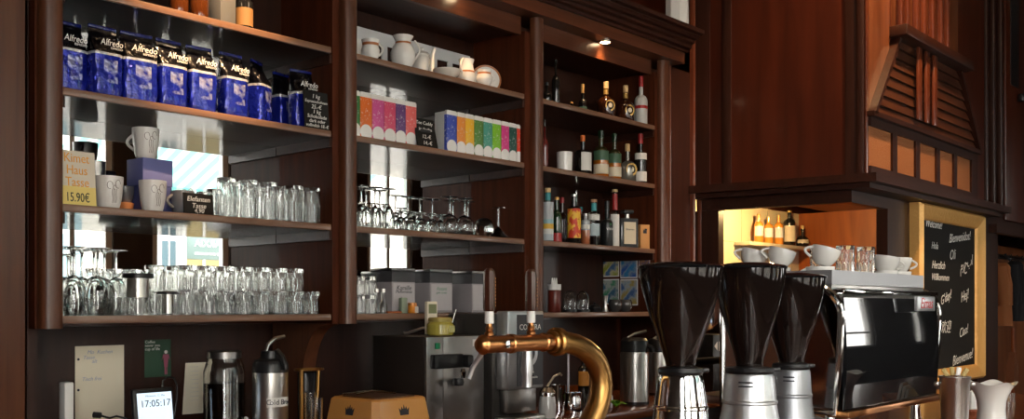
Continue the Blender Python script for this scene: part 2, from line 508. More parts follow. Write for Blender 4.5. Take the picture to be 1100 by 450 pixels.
LU = shelf_unit('shelf_unit', 'mahogany shelf unit on the left with coffee bags, mugs and stacked tumblers', uL0, uL1, (S1, S2, S3, S4), True,
                (uat(41, VF), uL0 - 0.002), (uat(366, VF), uM0 - 0.002), uat(39, VF), gap1)
MU = shelf_unit('shelf_unit', 'middle mahogany shelf unit with white china, tea cartons and stemware', uM0, uM1, (S1, S2, S3, S4), True,
                None, (uat(571, VF), uR0 - 0.002), gap1, gap2)
RU = shelf_unit('shelf_unit', 'mahogany shelf unit on the right filled with liquor bottles', uR0, uR1, (S1, S2, S3, S4), False,
                None, (uat(707.5, VF), uat(717, VF)), gap2, uat(719, VF))
# curved brackets under the overhanging shelves
def bracket(u0, u1, parent):
    pts = [(VB, BOT), (VF + 0.01, BOT)]
    for k in range(9):
        a = PI / 2 * k / 8
        pts.append((VF + 0.02 + 0.13 * math.sin(a), BOT - 0.005 - 0.22 * (1 - math.cos(a))))
    pts += [(VF + 0.15, BC), (VB, BC)]
    part(MB().prism(pts, 'X', u0, u1), 'bracket', M['wood_v'], parent)
bracket(gap1 - 0.075, gap1 - 0.02, LU)
bracket(gap2 - 0.06, gap2 - 0.005, MU)
# cornice over the three units (one continuous moulding)
co = thing('cornice', 'deep stepped mahogany cornice running along the top of the shelf units', 'cornice', (2.6, VF, SOF), world=True)
prof = [(VF + 0.06, SOF), (2.745, SOF), (2.745, SOF + 0.055), (2.73, SOF + 0.055), (2.73, SOF + 0.068), (2.715, SOF + 0.075), (2.715, SOF + 0.092), (2.70, SOF + 0.10),
        (2.70, SOF + 0.113), (2.685, SOF + 0.118), (2.675, SOF + 0.132), (2.675, SOF + 0.138), (2.655, SOF + 0.143), (2.655, SOF + 0.163), (VB, SOF + 0.163), (VB, SOF)]
part(MB().prism(prof[:3] + [(VB, SOF + 0.055), (VB, SOF)], 'X', 0.2, 4.415), 'fascia', M['wood_h'], co)
u_end = [0, 4.415, 4.415, 4.425, 4.43, 4.435, 4.435, 4.44, 4.44, 4.445, 4.45, 4.45, 4.46, 4.46]
mo = MB()
for k in range(2, 13):
    (v0, z0), (v1, z1) = prof[k], prof[k + 1]
    if z1 - z0 > 0.002:
        mo.prism([(v0, z0), (v1, z1), (VB - 0.001, z1), (VB - 0.001, z0)], 'X', 0.2, u_end[k])
part(mo, 'moulding', M['red_dark_h'], co)
# left of the cabinet: broad post and recess
struct(MB().box(0.30, uat(29, VF - 0.02), VF - 0.02, 3.17, 0.0, CEIL, 0.012), 'trim_2', M['wood_v'])
struct(MB().box(uat(29, VF + 0.05), uat(39.5, VF + 0.05), VF + 0.05, 3.17, 0.0, SOF - 0.002), 'trim_3', M['red_dark'])
# panelling below the shelves
struct(MB().box(0.3, 4.6, 3.135, 3.17, BC - 0.05, BOT - 0.002), 'trim_4', M['panel_dark'])
# wall between cabinet and hood with vertical mouldings
EV = Vector((-0.124, 0.992))
struct(MB().box(uat(719.5, VF + 0.03), 4.64, VF + 0.03, 3.17, 0.0, SOF - 0.003), 'trim_5', M['red_dark'])
trm = MB()
for pxa, wd in ((722, 0.012), (748, 0.016), (757, 0.02), (765, 0.014)):
    u = uat(pxa, VF + 0.0)
    trm.prism([(u - wd, VF + 0.031), (u - wd * 0.7, VF + 0.012), (u, VF + 0.006), (u + wd * 0.7, VF + 0.012), (u + wd, VF + 0.031)], 'Z', 0.0, SOF - 0.003 if pxa < 740 else CEIL)
struct(trm, 'trim_6', M['rib'])
# counters
bcn = thing('back_counter', 'reddish wooden back counter running below the shelf units', 'counter', (2.5, 2.8, 0), world=True)
part(MB().box(0.3, 4.60, 2.40, 3.133, BC - 0.04, BC, 0.006), 'worktop', M['counter'], bcn)
part(MB().box(0.35, 4.58, 2.46, 3.133, 0.0, BC - 0.041), 'base', M['panel_dark'], bcn)
fcn = thing('bar_counter', 'long wooden bar counter carrying the coffee machine and grinders', 'counter', (2.5, 1.2, 0), world=True)
part(MB().box(-1.0, 5.2, 0.72, 1.86, FC - 0.05, FC, 0.012), 'worktop', M['counter'], fcn)
part(MB().box(-0.9, 5.1, 0.85, 1.80, 0.0, FC - 0.051), 'base', M['panel_dark'], fcn)

# ================================================================== HOOD / SERVING HATCH
ang = math.atan2(-EV.x, EV.y)
hood = thing('chimney_hood', 'dark mahogany chimney hood above the lit serving hatch', 'hood', (HC.x, HC.y, 2.0))
hood.rotation_euler = (0, 0, 0)
BASE[hood.name] = -Vector((HC.x, HC.y, 2.0))
LEN = 0.90
def left_pt(d, out=0.0):   # point along the left face, 'out' = distance outwards (towards the shelf units)
    n = Vector((-EV.y, EV.x))
    p = HC + EV * d + n * out
    return (p.x, p.y)
XE = 6.62
# upper box
poly = [left_pt(0), (XE, HC.y), (XE, 2.9), left_pt(LEN)]
part(MB().prism(poly, 'Z', 2.06, CEIL - 0.002), 'carcass', M['red_wood'], hood)
# stiles on the left face
st = MB()
for d0, d1, o in ((0.0, 0.035, 0.012), (0.035, 0.09, 0.006), (LEN - 0.22, LEN - 0.17, 0.012), (LEN - 0.10, LEN, 0.01)):
    st.prism([left_pt(d0), left_pt(d1), left_pt(d1, o), left_pt((d0 + d1) / 2, o * 1.4), left_pt(d0, o)], 'Z', 2.062, CEIL - 0.003)
part(st, 'stile', M['red_dark'], hood)
# front corner posts
fp = MB()
fp.box(4.745, 4.775, HC.y - 0.012, HC.y - 0.0005, 2.062, CEIL - 0.003, 0.004)
part(fp, 'corner_post', M['rib'], hood)
# cap shelf
K = 0.055
poly = [left_pt(-0.07, K), (6.95, HC.y - 0.07), (6.95, HC.y + 0.09), (5.3, HC.y + 0.15), left_pt(0.2, -0.2), left_pt(LEN, -0.2), left_pt(LEN, K)]
part(MB().prism(poly, 'Z', 2.02, 2.061), 'cap_shelf', M['red_dark_h'], hood)
poly2 = [left_pt(-0.03, 0.02), (6.85, HC.y - 0.03), (6.85, HC.y + 0.07), (5.3, HC.y + 0.10), left_pt(0.2, -0.18), left_pt(LEN - 0.005, -0.18), left_pt(LEN - 0.005, 0.02)]
part(MB().prism(poly2, 'Z', 1.995, 2.0195), 'cap_moulding', M['red_dark_h'], hood)
# header under the cap
poly3 = [left_pt(0.075, -0.05), (6.6, HC.y + 0.075), (6.6, HC.y + 0.12), left_pt(0.12, -0.10), left_pt(LEN, -0.10), left_pt(LEN, -0.05)]
part(MB().prism(poly3, 'Z', 1.935, 1.9945), 'header', M['red_dark_h'], hood)
# cork panels with mullions, front face
VH = HC.y
cf = MB()
cf.box(4.775, 6.42, VH - 0.022, VH - 0.0008, 2.062, 2.105)
cf.box(4.775, 6.42, VH - 0.022, VH - 0.0008, 2.30, 2.345)
cork_px = ((932, 957), (962, 982), (986.5, 1004.5), (1008, 1023), (1026.5, 1042))
edges = []
for a, b in cork_px:
    ua, ub = uat(a, VH - 0.012), uat(b, VH - 0.012)
    edges.append((ua, ub))
    part(MB().box(ua, ub, VH - 0.010, VH - 0.0008, 2.105, 2.30), 'cork_panel', M['cork'], hood)
xs = [4.775] + [x for e in edges for x in e] + [6.42]
for k in range(0, len(xs), 2):
    if xs[k + 1] - xs[k] > 0.004:
        cf.box(xs[k], xs[k + 1], VH - 0.022, VH - 0.0008, 2.105, 2.30)
part(cf, 'cork_frame', M['red_dark_h'], hood)
# slatted trapezoid with beam and ribs
zb, zt, b0, b1, t0, t1 = 2.355, 2.79, 4.77, 6.40, 5.10, 6.04
part(MB().prism([(b0, zb), (b1, zb), (t1, zt), (t0, zt)], 'Y', VH - 0.012, VH - 0.0008), 'slope_panel', M['red_dark_h'], hood)
sl = MB()
ns = 8
for k in range(ns):
    za, zc = zb + (zt - zb) * k / ns + 0.005, zb + (zt - zb) * (k + 1) / ns
    fa, fc = k / ns, (k + 1) / ns
    xa0, xa1 = b0 + (t0 - b0) * fa + 0.02, b1 + (t1 - b1) * fa - 0.02
    xc0, xc1 = b0 + (t0 - b0) * fc + 0.02, b1 + (t1 - b1) * fc - 0.02
    r0 = [(xa0, VH - 0.0125, za), (xa1, VH - 0.0125, za), (xa1, VH - 0.030, za), (xa0, VH - 0.030, za)]
    r1 = [(xc0, VH - 0.0125, zc), (xc1, VH - 0.0125, zc), (xc1, VH - 0.020, zc), (xc0, VH - 0.020, zc)]
    sl.loft([r0, r1])
part(sl, 'slats', wood('slat_wood', (0.085, 0.026, 0.010), (0.045, 0.013, 0.005), (1.4, 20, 20), rough=0.42, coat=0.1), hood)
rk = MB()
for (x0, z0, x1, z1) in ((b0, zb, t0, zt), (b1, zb, t1, zt)):
    rk.loft([[(x0 - 0.012, VH - 0.05, z0), (x0 + 0.018, VH - 0.05, z0), (x0 + 0.018, VH - 0.0005, z0), (x0 - 0.012, VH - 0.0005, z0)],
             [(x1 - 0.012, VH - 0.05, z1), (x1 + 0.018, VH - 0.05, z1), (x1 + 0.018, VH - 0.0005, z1), (x1 - 0.012, VH - 0.0005, z1)]])
rk.box(b0 - 0.02, b1 + 0.02, VH - 0.05, VH - 0.0008, zb - 0.012, zb + 0.012)
part(rk, 'rake_board', M['red_dark_h'], hood)
part(MB().box(t0 - 0.06, t1 + 0.06, VH - 0.10, VH - 0.0008, zt - 0.005, zt + 0.05, 0.006), 'beam', M['red_dark_h'], hood)
for px in (987, 995.5, 1003.5):
    u = uat(px, VH - 0.05)
    part(MB().box(u - 0.028, u + 0.028, VH - 0.062, VH - 0.043, 2.40, zt - 0.006, 0.008), 'rib', M['rib'], hood)
rb = MB()
for px in (966, 973, 983, 991, 1000, 1009, 1016):
    u = uat(px, VH - 0.03)
    rb.box(u - 0.022, u + 0.022, VH - 0.05, VH - 0.0205, zt + 0.051, CEIL - 0.01, 0.008)
part(rb, 'chimney_rib', M['rib'], hood)
part(MB().box(5.08, 6.06, VH - 0.020, VH - 0.0008, zt + 0.051, CEIL - 0.01), 'chimney_panel', M['hood_wood'], hood)
part(MB().box(4.78, 5.04, VH - 0.010, VH - 0.0008, 2.36, CEIL - 0.01), 'front_board', M['hood_wood'], hood)
# dark post wall under the hood right of the opening and kitchen nook behind
HV = HC.y + 0.075
struct(MB().box(5.24, 6.62, HV, HV + 0.06, 0.0, 1.934), 'trim_7', M['red_dark'])
jx, jy = left_pt(0.79, -0.05)
struct(MB().prism([left_pt(0.775, -0.05), left_pt(0.775, -0.12), (4.95, 3.169), (4.645, 3.169), left_pt(LEN, -0.05)], 'Z', 0.0, 1.934), 'trim_8', M['red_dark'])
struct(MB().box(4.95, 6.8, 3.10, 3.168, 0.0, 2.059), 'wall_nook', M['tile'])
NU = uat(858, 3.10)
struct(MB().box(NU, NU + 0.06, 2.06, 3.0995, 0.0, 2.059), 'wall_nook_right', M['orange_wood'])
gr = MB()
for z in (1.62, 1.82):
    gr.box(5.0, NU - 0.001, 3.098, 3.0998, z, z + 0.004)
for x in (5.3, 5.65, 6.0, 6.35):
    gr.box(x, x + 0.004, 3.098, 3.0998, 0.0, 2.058)
struct(gr, 'trim_9', mat('grout', (0.45, 0.36, 0.22), 0.8))
pb = uat(943, 2.6)
struct(MB().box(NU - 0.03, NU - 0.0005, 2.58, 2.66, 0.0, 1.80), 'trim_10', M['orange_wood'])
# serving counter half wall under the hatch
struct(MB().prism([left_pt(0.09, -0.06), (5.24, HV + 0.002), (5.24, HV + 0.1), left_pt(0.16, -0.14), left_pt(0.775, -0.14), left_pt(0.775, -0.06)], 'Z', 0.0, 1.05), 'trim_11', M['red_dark'])
# wall right of the hood with mouldings, niche and door
struct(MB().box(6.66, 7.10, HV - 0.02, HV + 0.1, 0.0, CEIL), 'trim_12', M['red_dark'])
tm = MB()
for px in (1050, 1058, 1066, 1074):
    u = uat(px, HV - 0.04)
    tm.box(u - 0.022, u + 0.022, HV - 0.06, HV - 0.0205, 2.07, CEIL, 0.01)
struct(tm, 'trim_13', M['red_dark'])
struct(MB().box(7.10, 12.0, HV - 0.02, HV + 0.1, 1.93, CEIL), 'wall_hall', M['red_dark'])
struct(MB().box(6.9, 12.0, HV - 0.07, HV - 0.021, 1.90, 1.955), 'trim_14', M['red_dark_h'])
struct(MB().box(7.10, 12.0, HV + 0.5, HV + 0.56, 0.0, 1.93), 'wall_niche', wood('niche_wood', (0.30, 0.10, 0.03), (0.18, 0.05, 0.016), (8, 8, 0.8), rough=0.5))
dr = MB()
ua = uat(1079, HV - 0.03)
dr.box(ua, ua + 0.9, HV - 0.04, HV - 0.0205, 2.0, 4.2, 0.008)
dro = struct(dr, 'door_1', M['red_wood'])
struct(MB().box(uat(1086, HV - 0.045), uat(1095, HV - 0.045), HV - 0.045, HV - 0.0402, 2.93, 3.6), 'door_panel', M['black'], dro)
p, t = at(1098, 105, v=HV - 0.07)
struct(MB().lathe([(0, -0.03), (0.03, -0.022), (0.034, 0), (0.03, 0.022), (0, 0.03)], 16, tuple(p)), 'door_knob', M['black'], dro)
# framed chalkboard
fu0, fu1, fz0, fz1 = uat(989.5, 1.95), uat(1058, 1.95), 0.97, 2.005
fz1 = 1.992
cb = thing('chalkboard', 'black chalkboard with welcome greetings in a gilt frame under the hood', 'chalkboard', ((fu0 + fu1) / 2, HV - 0.01, fz0), world=True)
part(MB().box(fu0 + 0.05, fu1 - 0.05, HV - 0.030, HV - 0.001, fz0 + 0.05, fz1 - 0.05), 'slate', M['slate'], cb)
fm = MB()
fw = 0.088
def bar(pA, pB, pC, pD):
    # mitred frame bar, bevelled profile, points (u, z): outer A-B, inner C-D
    o = [(pA[0], HV - 0.001, pA[1]), (pB[0], HV - 0.001, pB[1]), (pC[0], HV - 0.001, pC[1]), (pD[0], HV - 0.001, pD[1])]
    k = lambda a, b, f: (a[0] + (b[0] - a[0]) * f, a[1] + (b[1] - a[1]) * f)
    qa, qb, qc, qd = k(pA, pD, 0.18), k(pB, pC, 0.18), k(pC, pB, 0.12), k(pD, pA, 0.12)
    mid = [(pA[0], HV - 0.055, pA[1]), (pB[0], HV - 0.055, pB[1]), (pC[0], HV - 0.034, pC[1]), (pD[0], HV - 0.034, pD[1])]
    top = [(qa[0], HV - 0.075, qa[1]), (qb[0], HV - 0.075, qb[1]), (qc[0], HV - 0.05, qc[1]), (qd[0], HV - 0.05, qd[1])]
    return MB().loft([o, mid, top])
A, B_, C_, D_ = (fu0, fz0), (fu1, fz0), (fu1, fz1), (fu0, fz1)
a_, b_, c_, d_ = (fu0 + fw, fz0 + fw), (fu1 - fw, fz0 + fw), (fu1 - fw, fz1 - fw), (fu0 + fw, fz1 - fw)
for q in ((A, B_, b_, a_), (B_, C_, c_, b_), (C_, D_, d_, c_), (D_, A, a_, d_)):
    part(bar(*q), 'frame_rail', M['gold'], cb)
def chalk(s, px, py, hpx, rz=0.0, sx=1.0):
    p, t = at(px, py, v=HV - 0.031)
    text(s, hpx * t / F * 1.5, M['chalk'], cb, (p.x, HV - 0.0315, p.z), name='chalk_lettering', shear=0.35, ry=rz, sx=sx)
chalk('Welcome!', 1003, 241, 8)
chalk('Bienvenidos!', 1031, 255, 9, -0.1)
chalk('Hola', 1004, 264, 7)
chalk('Oli', 1023, 274, 10, -0.1)
chalk('مرحبا', 1038, 283, 10, -0.2)
chalk('Herzlich', 1008, 285, 8)
chalk('Willkommen', 1010, 298, 7)
chalk("G'day!", 1016, 320, 9, -0.25)
chalk('Hej!', 1036, 318, 10, -0.2)
chalk('欢迎', 1016, 352, 10)
chalk('Ciao!', 1035, 356, 9, -0.2)
chalk('Bienvenue!', 1034, 384, 10, -0.1)

# ================================================================== LIGHT FITTINGS IN THE SOFFIT
def downlight(u, v, label, energy):
    t = thing('downlight', label, 'light', (u, v, SOF))
    part(MB().lathe([(0.034, -0.004), (0.034, -0.0005), (0.024, -0.0005), (0.024, -0.004), (0.034, -0.004)], 20), 'ring', M['chrome'], t)
    part(MB().lathe([(0, -0.0025), (0.023, -0.0025), (0.023, -0.001), (0, -0.001)], 20), 'lens', mat('lamp_lens', (1, 0.9, 0.7), 0.3, emit=(1.0, 0.72, 0.42), es=14), t)
    l = light('downlight_lamp', 'SPOT', (u, v, SOF - 0.02), energy, WARM, rot=(0, 0, 0), spot_size=R(86), spot_blend=0.5, shadow_soft_size=0.02)
    return t
for u, v, lb, e in ((uat(205, 2.775), 2.775, 'small recessed spotlight above the coffee bag shelf', 3),
                    (uat(505, 2.775), 2.775, 'small recessed spotlight above the white china', 4.0),
                    (at(650, 45, v=2.80)[0].x, 2.80, 'small glowing recessed spotlight in the soffit above the bottles', 3.5)):
    downlight(u, v, lb, e)

# ================================================================== SHELF GOODS, LEFT UNIT
# ---- coffee bags
def bag_mat():
    m = zsplit('coffee_bag_foil', [(0.0, (0.010, 0.020, 0.34)), (0.119, (0.70, 0.70, 0.74)), (0.128, (0.006, 0.006, 0.010)), (0.203, (0.008, 0.012, 0.16))],
               rough=0.20, bump=0.9, bscale=42, coat=0.7, metal=0.45)
    N, L = nt(m)
    b = N['Principled BSDF']
    cr = [n for n in N if n.type == 'VALTORGB'][0]
    tc = [n for n in N if n.type == 'TEX_COORD'][0]
    # printed pale picture on the lower front, broken up by noise
    nz = N.new('ShaderNodeTexNoise'); nz.inputs['Scale'].default_value = 22; nz.inputs['Detail'].default_value = 3
    mp = N.new('ShaderNodeMapping'); mp.inputs['Location'].default_value = (-0.004, 0, -0.074); 
    sp = N.new('ShaderNodeSeparateXYZ')
    ax = N.new('ShaderNodeMath'); ax.operation = 'ABSOLUTE'; az = N.new('ShaderNodeMath'); az.operation = 'ABSOLUTE'
    lx = N.new('ShaderNodeMath'); lx.operation = 'LESS_THAN'; lx.inputs[1].default_value = 0.022
    lz = N.new('ShaderNodeMath'); lz.operation = 'LESS_THAN'; lz.inputs[1].default_value = 0.034
    mu = N.new('ShaderNodeMath'); mu.operation = 'MULTIPLY'; mu2 = N.new('ShaderNodeMath'); mu2.operation = 'MULTIPLY'
    gt = N.new('ShaderNodeMapRange'); gt.inputs[1].default_value = 0.42; gt.inputs[2].default_value = 0.60
    mx = N.new('ShaderNodeMix'); mx.data_type = 'RGBA'; mx.inputs[7].default_value = (0.66, 0.66, 0.76, 1)
    L.new(tc.outputs['Object'], mp.inputs[0]); L.new(mp.outputs[0], sp.inputs[0]); L.new(tc.outputs['Object'], nz.inputs[0])
    L.new(sp.outputs['X'], ax.inputs[0]); L.new(sp.outputs['Z'], az.inputs[0]); L.new(ax.outputs[0], lx.inputs[0]); L.new(az.outputs[0], lz.inputs[0])
    L.new(lx.outputs[0], mu.inputs[0]); L.new(lz.outputs[0], mu.inputs[1]); L.new(nz.outputs['Fac'], gt.inputs[0])
    L.new(mu.outputs[0], mu2.inputs[0]); L.new(gt.outputs[0], mu2.inputs[1])
    L.new(mu2.outputs[0], mx.inputs[0]); L.new(cr.outputs['Color'], mx.inputs[6]); L.new(mx.outputs[2], b.inputs['Base Color'])
    return m
M['bag'] = bag_mat()
def bag_mesh(seed, w=0.097, d=0.062, h=0.208):
    rnd = random.Random(seed)
    rings = []
    n = 28
    levels = [0, 0.008, 0.03, 0.06, 0.09, 0.118, 0.122, 0.131, 0.135, 0.15, 0.165, 0.178, 0.188, 0.196, 0.208]
    for z in levels:
        f = z / h
        ww = w * (0.96 + 0.04 * math.sin(PI * min(1, f * 1.2))) * (1 - 0.03 * max(0, f - 0.8) / 0.2)
        dd = d * (1.0 if f < 0.62 else max(0.07, 1 - (f - 0.62) / 0.32))
        if z < 0.005: ww *= 0.94; dd *= 0.9
        sh = 0.014 * max(0, f - 0.62) / 0.38
        ring = []
        for k in range(n):
            a = 2 * PI * k / n
            c, s_ = math.cos(a), math.sin(a)
            e = 0.45
            x = ww / 2 * math.copysign(abs(c) ** e, c)
            y = dd / 2 * math.copysign(abs(s_) ** e, s_) + sh
            j = 0.0022 if 0 < f < 0.9 else 0.0008
            ring.append((x + rnd.uniform(-j, j), y + rnd.uniform(-j, j), z * 1.0 + (rnd.uniform(-0.002, 0.002) if 0.02 < z < 0.11 or z > 0.14 else 0)))
        rings.append(ring)
    return MB().loft(rings)
M['seal'] = mat('bag_seal_foil', (0.006, 0.010, 0.12), 0.25, coat=0.5, bump=0.3, bscale=80)
def coffee_bag(px, v, label, seed, rz=0.0, sc=1.0, logo=True):
    du, dv = rat(px); u = v / dv * du
    t = thing('coffee_bag', label, 'coffee bag', (u, v, S2 + 0.0005), rz, 'coffee bags on the upper left shelf')
    t.scale = (sc, 1, 1)
    b = part(bag_mesh(seed), 'pouch', M['bag'], t, ang=60)
    part(MB().box(-0.045, 0.045, 0.008, 0.016, 0.204, 0.214, 0.002), 'top_seal', M['seal'], t)
    if logo:
        text('Alfredo', 0.029, M['matte_white'], t, (0.004, -0.0345, 0.156), name='brand_lettering', shear=0.28, rx=78, sx=0.80)
        text('ESPRESSO', 0.009, M['chalk'], t, (0.020, -0.0355, 0.1415), name='small_lettering', rx=84)
    return t
bags = [(73.5, 2.89, 'blue and black coffee bag at the left end, half hidden by the post', 1, 0.05), (112, 2.858, 'blue and black coffee bag, second from the left post', 2, 0.05),
        (148, 2.855, 'wide blue and black coffee bag, third from the left post', 3, -0.05), (183, 2.855, 'blue and black coffee bag, fourth from the left post', 4, 0.05),
        (215, 2.855, 'blue and black coffee bag, fifth from the left post', 5, -0.06), (250, 2.855, 'blue and black coffee bag, sixth from the left post', 6, 0.06),
        (279, 2.875, 'coffee bag with turned side and no readable name, seventh from left', 7, 0.5), (304, 2.965, 'coffee bag set back in shade behind its neighbours', 8, 0.2),
        (325, 2.872, 'blue coffee bag at the right end behind the small price board', 9, -0.05)]
for k, (px, v, lb, sd, rz) in enumerate(bags):
    coffee_bag(px, v, lb, sd, rz, 1.12 if sd == 3 else (0.86 if sd in (7, 8) else 0.98), sd not in (7, 8))
# ---- small chalk boards
def board(name, label, cat, u, v, z, wd, ht, lines, rz=0.0, tilt=8, m=None, tm=None, sz=0.016):
    t = thing(name, label, cat, (u, v, z + 0.001), rz)
    tl = R(tilt)
    xf = Matrix.Rotation(-tl, 4, 'X')
    part(MB().box(-wd / 2, wd / 2, 0.0, 0.004, 0.0, ht, xf=xf), 'card', m or M['slate'], t)
    part(MB().box(-wd / 4, wd / 4, 0.01 + 0.02 * math.sin(tl), 0.014 + 0.02, 0.0, ht * 0.6, xf=None), 'prop', M['black'], t) if tilt else None
    for (s, fy, k) in lines:
        zz = ht * fy
        text(s, sz * k, tm or M['chalk'], t, (0, -0.0008 + zz * math.sin(tl), zz * math.cos(tl)), name='lettering', shear=0.2, rx=90 - tilt)
    return t
du = uat(342, 2.83)
board('price_board', 'small black price board leaning on the last coffee bag', 'price board', uat(341, 2.808), 2.808, S2, 0.104, 0.132,
      [('1 kg', 0.86, 1), ('Espressobohnen', 0.72, 0.72), ('25.-€', 0.58, 1), ('1 kg', 0.45, 1), ('Schokolade', 0.32, 0.9), ('dark oder', 0.20, 0.85), ('vollmilch 18.-€', 0.08, 0.8)], tilt=5, sz=0.020)
# ---- S3: sign, mugs, box, black card
sg = board('price_sign', 'hand-painted yellow cup price sign at the left end of the mug shelf', 'sign', uat(84, 2.83), 2.83, S3, 0.108, 0.158,
           [], tilt=5, m=zsplit('sign_card', [(0, (0.80, 0.62, 0.20)), (0.052, (0.70, 0.62, 0.50))], 0.7))
for s, f, k, mm_ in (('Kimet', 0.86, 1, 'y'), ('Haus', 0.64, 1, 'y'), ('Tasse', 0.42, 1, 'y'), ('15.90€', 0.14, 0.98, 'k')):
    zz = 0.158 * f
    text(s, 0.038 * k, mat('yellow_paint', (0.80, 0.36, 0.04), 0.6) if mm_ == 'y' else M['ink'], sg, (0.0, -0.001 + zz * math.sin(R(5)), zz), name='lettering', rx=85, sx=0.80 if s[0] != '1' else 0.66)
def mug_profile(r=0.041, h=0.094, base=0.030, wall=0.003):
    out = [(0, 0), (base * 0.9, 0), (base, 0.003)]
    for k in range(1, 9):
        f = k / 8
        out.append((base + (r - base) * math.sin(f * PI / 2) ** 0.8, 0.003 + (h - 0.003) * f))
    inn = [(rr - wall, z) for rr, z in out[::-1][:-3]]
    inn[0] = (out[-1][0] - wall, h)
    return out + inn + [(base * 0.8, 0.006), (0, 0.006)]
def handle_pts(r, z0, z1, out, n=9):
    return [(r + out * math.sin(PI * k / n), 0, z0 + (z1 - z0) * k / n) for k in range(n + 1)]
M['sketch'] = mat('brown_flower_print', (0.22, 0.17, 0.14), 0.5)
M['mug_grey'] = mat('grey_mug_glaze', (0.16, 0.16, 0.17), 0.25, coat=0.3)
M['mug_white'] = mat('flower_mug_glaze', (0.74, 0.70, 0.66), 0.3, coat=0.3)
def mug(u, v, z, label, cat='mug', m=None, r=0.041, h=0.094, rz=0.0, prints=True, group=None, base=None):
    t = thing('mug', label, cat, (u, v, z + 0.0005), rz, group)
    part(MB().lathe(mug_profile(r, h, base or r * 0.72), 32), 'cup_body', m or M['mug_white'], t)
    part(MB().tube([(-x, y, zz) for x, y, zz in handle_pts(r * 0.90, h * 0.30, h * 0.82, r * 0.55)], 0.005, 8), 'handle', m or M['mug_white'], t)
    if prints:
        pr = MB()
        dA = -rz
        for a0, cz, s in ((-1.95 + 0.0, 0.066, 0.011), (-1.35, 0.070, 0.012), (-1.62, 0.060, 0.006)):
            ctr = []
            for k in range(13):
                q = 2 * PI * k / 12 * 0.8
                aa = dA + a0 + s / r * math.cos(q) * 0.7
                zz = cz + s * math.sin(q)
                rr = (r * 0.72 + (r - r * 0.72) * math.sin(min(1, zz / h) * PI / 2) ** 0.8) + 0.0004
                ctr.append((rr * math.cos(aa), rr * math.sin(aa), zz))
            pr.tube(ctr, 0.0009, 5)
        for a0 in (-1.75, -1.6, -1.45):
            ctr = []
            for k in range(7):
                zz = 0.015 + 0.04 * k / 6
                rr = (r * 0.72 + (r - r * 0.72) * math.sin(min(1, zz / h) * PI / 2) ** 0.8) + 0.0004
                aa = dA + a0 + 0.05 * math.sin(k)
                ctr.append((rr * math.cos(aa), rr * math.sin(aa), zz))
            pr.tube(ctr, 0.0008, 5)
        part(pr, 'flower_print', M['sketch'], t)
    return t
mug(uat(117, 2.85), 2.85, S3, 'pale mug with flower print right of the yellow price sign', rz=-1.9)
mug(uat(164, 2.845), 2.845, S3, 'pale mug with flower print in front of the blue box', rz=-1.9)
M['box_blue'] = mat('blue_carton', (0.13, 0.14, 0.34), 0.5); M['box_navy'] = mat('navy_carton', (0.045, 0.055, 0.17), 0.5)
ub, vb_ = uat(161, 2.945), 2.945
bx = thing('gift_box', 'blue gift carton standing between the mugs, a mug on top', 'box', (ub, vb_, S3), 0.05)
part(MB().box(-0.05, 0.05, -0.045, 0.045, 0.0005, 0.088, 0.002), 'lower_box', M['box_navy'], bx)
part(MB().box(-0.052, 0.052, -0.047, 0.047, 0.0885, 0.172, 0.002), 'lid', M['box_blue'], bx)
mug(uat(156.5, 2.925), 2.925, S3 + 0.172, 'pale mug with flower print standing on top of the blue box', rz=-0.9)
mug(uat(134, 2.97), 2.97, S3 + 0.034, 'small grey cup on a terracotta stand behind the mugs', m=M['mug_grey'], r=0.03, h=0.05, prints=False)
solo(MB().lathe([(0, 0), (0.022, 0), (0.030, 0.032), (0.027, 0.033), (0, 0.033)], 20), 'cup_stand', mat('terracotta', (0.55, 0.22, 0.08), 0.6), 'small terracotta stand under the grey cup',
     'stand', (uat(134, 2.97), 2.97, S3 + 0.0008))
mug(uat(190, 2.95), 2.95, S3, 'grey patterned mug behind, right of the flower mug', m=M['mug_grey'], r=0.032, h=0.082)
mug(uat(196, 2.875), 2.875, S3, 'dark grey mug beside the black card', m=M['mug_grey'], r=0.036, h=0.075)
board('price_card', 'black price card for a cup, before the grey mugs', 'price card', uat(214, 2.82), 2.82, S3, 0.104, 0.066,
      [('Elefanten', 0.72, 1), ('Tasse', 0.40, 1), ('4,90', 0.16, 0.9)], tilt=6, sz=0.022)
# tall glass and jug behind the sign
solo(MB().lathe([(0, 0), (0.028, 0), (0.024, 0.08), (0.030, 0.16), (0.028, 0.16), (0.022, 0.08), (0.025, 0.006), (0, 0.006)], 24), 'glass_jug', M['steel_dark'],
     'tall dark metal jug standing behind the yellow sign', 'jug', (uat(103, 3.02), 3.02, S3 + 0.0005))

# ---- glassware
def tumbler_mesh(r=0.0315, h=0.081, nf=12):
    def fn(a, z):
        if z < 0.004: return 1.0
        f = z / h
        if f > 0.66:      # diamond band near the heavy base (upper end when inverted)
            return 1 + 0.055 * math.cos(nf * a + PI * round((f - 0.66) / 0.085)) - 0.02
        return 1.02 - 0.085 * abs(math.cos(nf * a / 2))
    # standing upside down: open rim below, heavy base on top
    prof = [(r - 0.0025, 0.0), (r - 0.0005, 0.0), (r, 0.004)]
    for k in range(1, 11):
        f = k / 10
        prof.append((r * (1 - 0.06 * f), 0.004 + (h - 0.007) * f))
    prof += [(r * 0.90, h), (0, h), ]
    inner = [(0, h - 0.013), (r * 0.86, h - 0.014), (r * 0.88, h * 0.6), (r - 0.0028, 0.004), (r - 0.0025, 0.0)]
    return prof, inner, fn
def tumbler(name, label, loc, r, h, group, src=None):
    prof, inner, fn = tumbler_mesh(r, h)
    mb = MB().lathe(prof, 48, fn=fn)
    mb.lathe(inner, 48)
    return solo(mb, name, M['glass'], label, 'glass', loc, 0.0, group, ang=50)
proto = None
